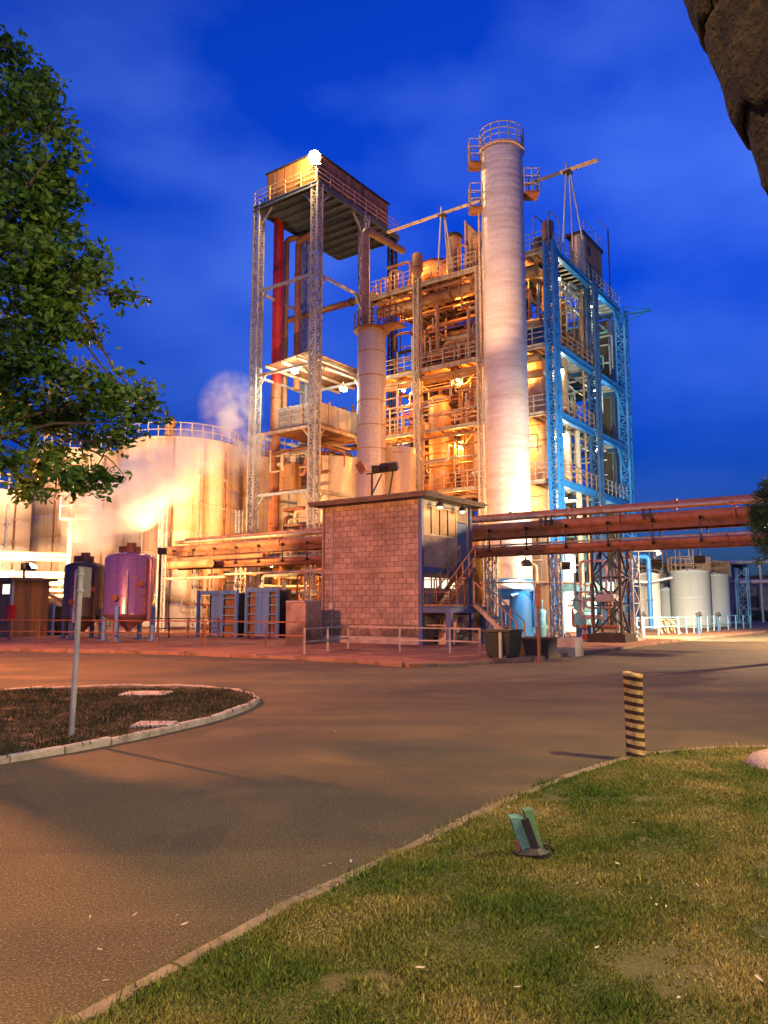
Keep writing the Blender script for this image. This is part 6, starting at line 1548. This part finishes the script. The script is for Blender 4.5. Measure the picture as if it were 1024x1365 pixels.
def plume(label, puffs, m_):
    t_ = thing('steam', label, 'steam', W(*toP(*DW(*puffs[0][:3])[:2]), 0), plant=False); t_['kind'] = 'stuff'
    t_.location = DW(*puffs[0][:3])
    for (x, y, D, rx, rz) in puffs:
        import bmesh
        me = bpy.data.meshes.new('puff'); bm = bmesh.new(); bmesh.ops.create_icosphere(bm, subdivisions=3, radius=1.0); bm.to_mesh(me); bm.free()
        me.materials.append(m_); o = bpy.data.objects.new('puff', me); COL.objects.link(o); o.parent = t_; o['kind'] = 'stuff'
        o.location = Vector(DW(x, y, D))-t_.location; o.scale = (rx*D/F, rx*D/F, rz*D/F)
S1 = steam_mat('steam', 1.5, .8, .36, .66); S2 = steam_mat('thin_steam', .6, .9, .42, .62)
plume('pale steam cloud rising over the dark and purple vessels', [(118,722,39,36,40),(128,690,40,50,52),(165,660,41,64,56),(215,630,42,62,50),(262,600,44,44,40)], S1)
plume('thin wisp of steam drifting by the left tower leg', [(308,545,56,48,56),(326,595,57,40,46)], S2)

# ================================================================== lighting: the works' own lamps, and a few added floodlights
for i, z in enumerate(ZL):
    for j, p in enumerate((PL+2.6, P2+2.7, P3+2.2)):
        bulkhead(frame, (p, QF+1.3, z-.95), (1050, 1000, 800, 600)[i], SODIUM)
for j, p in enumerate((PL+3, P2+4)): bulkhead(frame, (p, QF+2.2, ZL[0]+2.6), 900, SODIUM)
for i, z in enumerate(ZL):
    bulkhead(bframe, (PR-.9, QF+3.6, z-.9), 95, (.95,.95,.62), 'lampwhite')
    bulkhead(bframe, (PR-.9, Q2+2.4, z-.9), 120, (.80,1.0,.80), 'lampwhite')
for (p, q, z) in ((PT-2, QTR+1.4, 10.5), (PT-1.5, QTR+3.2, 13.0)): bulkhead(tower, (p, q, z), 1500, SODIUM)
for (p, q, z) in ((-26.5, QBR+2.6, 4.3), (-31.0, QBR+2.6, 4.3), (-36.0, QBR+2.0, 4.4), (-23.2, QBR+1.8, 4.4)): bulkhead(yard, (p, q, z), 700, SODIUM)
def flood_post(label, px, D, z, aims, h=None):
    c_ = DY(px, 800, D); t_ = thing('flood_post', label, 'floodlight', (c_[0], c_[1], .09))
    MB().cyl((c_[0], c_[1], .09), (c_[0], c_[1], z), .07, 8).build('post', M['rust'], t_)
    for k, (aim, pw, col, ang) in enumerate(aims): floodlight(t_, (c_[0]+.35*k, c_[1]+.1, z+.2), aim, pw, col, ang)
a1 = DY(238, 640, 63); a2 = DY(112, 660, 66); a3 = DY(-20, 690, 56); a4 = DY(300, 650, 66)
flood_post('low floodlight post at the left among the tank foot pipes', 30, 41, 3.6, [(a2, 21000, (1.0,.62,.30), 125), (a3, 19000, (1.0,.66,.40), 120), (DY(128, 690, 40), 3200, WARM, 75)])  # the last aim is an added floodlight that brightens the steam
flood_post('floodlight post half hidden right of the purple vessel', 212, 40.5, 4.4, [(a1, 12500, (1.0,.57,.24), 125)])
flood_post('floodlight post under the pipe bridge facing the tanks', 300, 58, 4.0, [(a4, 5000, SODIUM, 120)])
flood_post('unseen floodlight post added beyond the left edge to brighten the tanks', -45, 41, 3.6, [(DY(-10, 690, 57), 15000, (1.0,.64,.36), 125), (DY(70, 660, 66), 9000, (1.0,.62,.32), 110)])  # added out of view to brighten the far-left tanks
# floodlights slung under the pipe bridge
def bridge_flood(px, dq, aim, pw, col, ang):
    x_ = FQ(px, 700, QBR+dq)[0]; MB().bar((x_, QBR+dq, ZB-2.3), (x_, QBR+dq, ZB-2.6), .06).build('flood_bracket', M['black'], bridge)
    floodlight(bridge, (x_, QBR+dq, ZB-2.75), aim, pw, col, ang, 'lampwhite')
bridge_flood(872, 1.3, (PR, Q2-1, 14.0), 4300, COOL, 85)
bridge_flood(752, 1.2, (PR-.5, QF, 13.0), 1400, COOL, 80)
bridge_flood(930, 1.2, DY(905, 780, 60), 17000, (1.0,.90,.62), 120)
bridge_flood(700, 1.2, DY(690, 800, 41), 700, COOL, 110)
# street lamps (outside the picture) that light road, lawn and tree
def street_lamp(label, X, Y, h, toward, power, col=STREET, ang=172):
    t_ = thing('street_lamp', label, 'street lamp', (X, Y, 0), plant=False)
    d = Vector((toward[0]-X, toward[1]-Y, 0)).normalized()
    MB(False).tube([(X, Y, 0), (X, Y, h-.3), Vector((X, Y, h))+d*1.4], [.09, .07, .05], 10).build('pole', M['galv'], t_)
    e_ = Vector((X, Y, h))+d*1.7
    MB(False).bar(e_-d*.4, e_+d*.35, .28, .14).build('head', M['galv'], t_)
    MB(False).bar(e_-d*.3+Vector((0,0,-.08)), e_+d*.3+Vector((0,0,-.08)), .22, .02).build('lens', M['lampwarm'], t_)
    light(t_, e_+Vector((0,0,-.2)), power, col, Vector((toward[0], toward[1], 0)), ang, .35, .2, plant=False)
street_lamp('street lamp behind the viewer', -4.2, -3.5, 7.5, (-1, 7), 3100, (1.0,.66,.27))
street_lamp('street lamp beyond the right edge', 26, 33, 8.0, (16, 37), 30000, (1.0,.62,.32), 135)
street_lamp('street lamp beyond the left edge', -15, 17, 8.0, (-8, 20), 17000, (1.0,.30,.08), 145)
street_lamp('street lamp on the lawn behind the right edge', 9.0, 4.5, 7.5, (4, 8), 4200, (1.0,.74,.30))
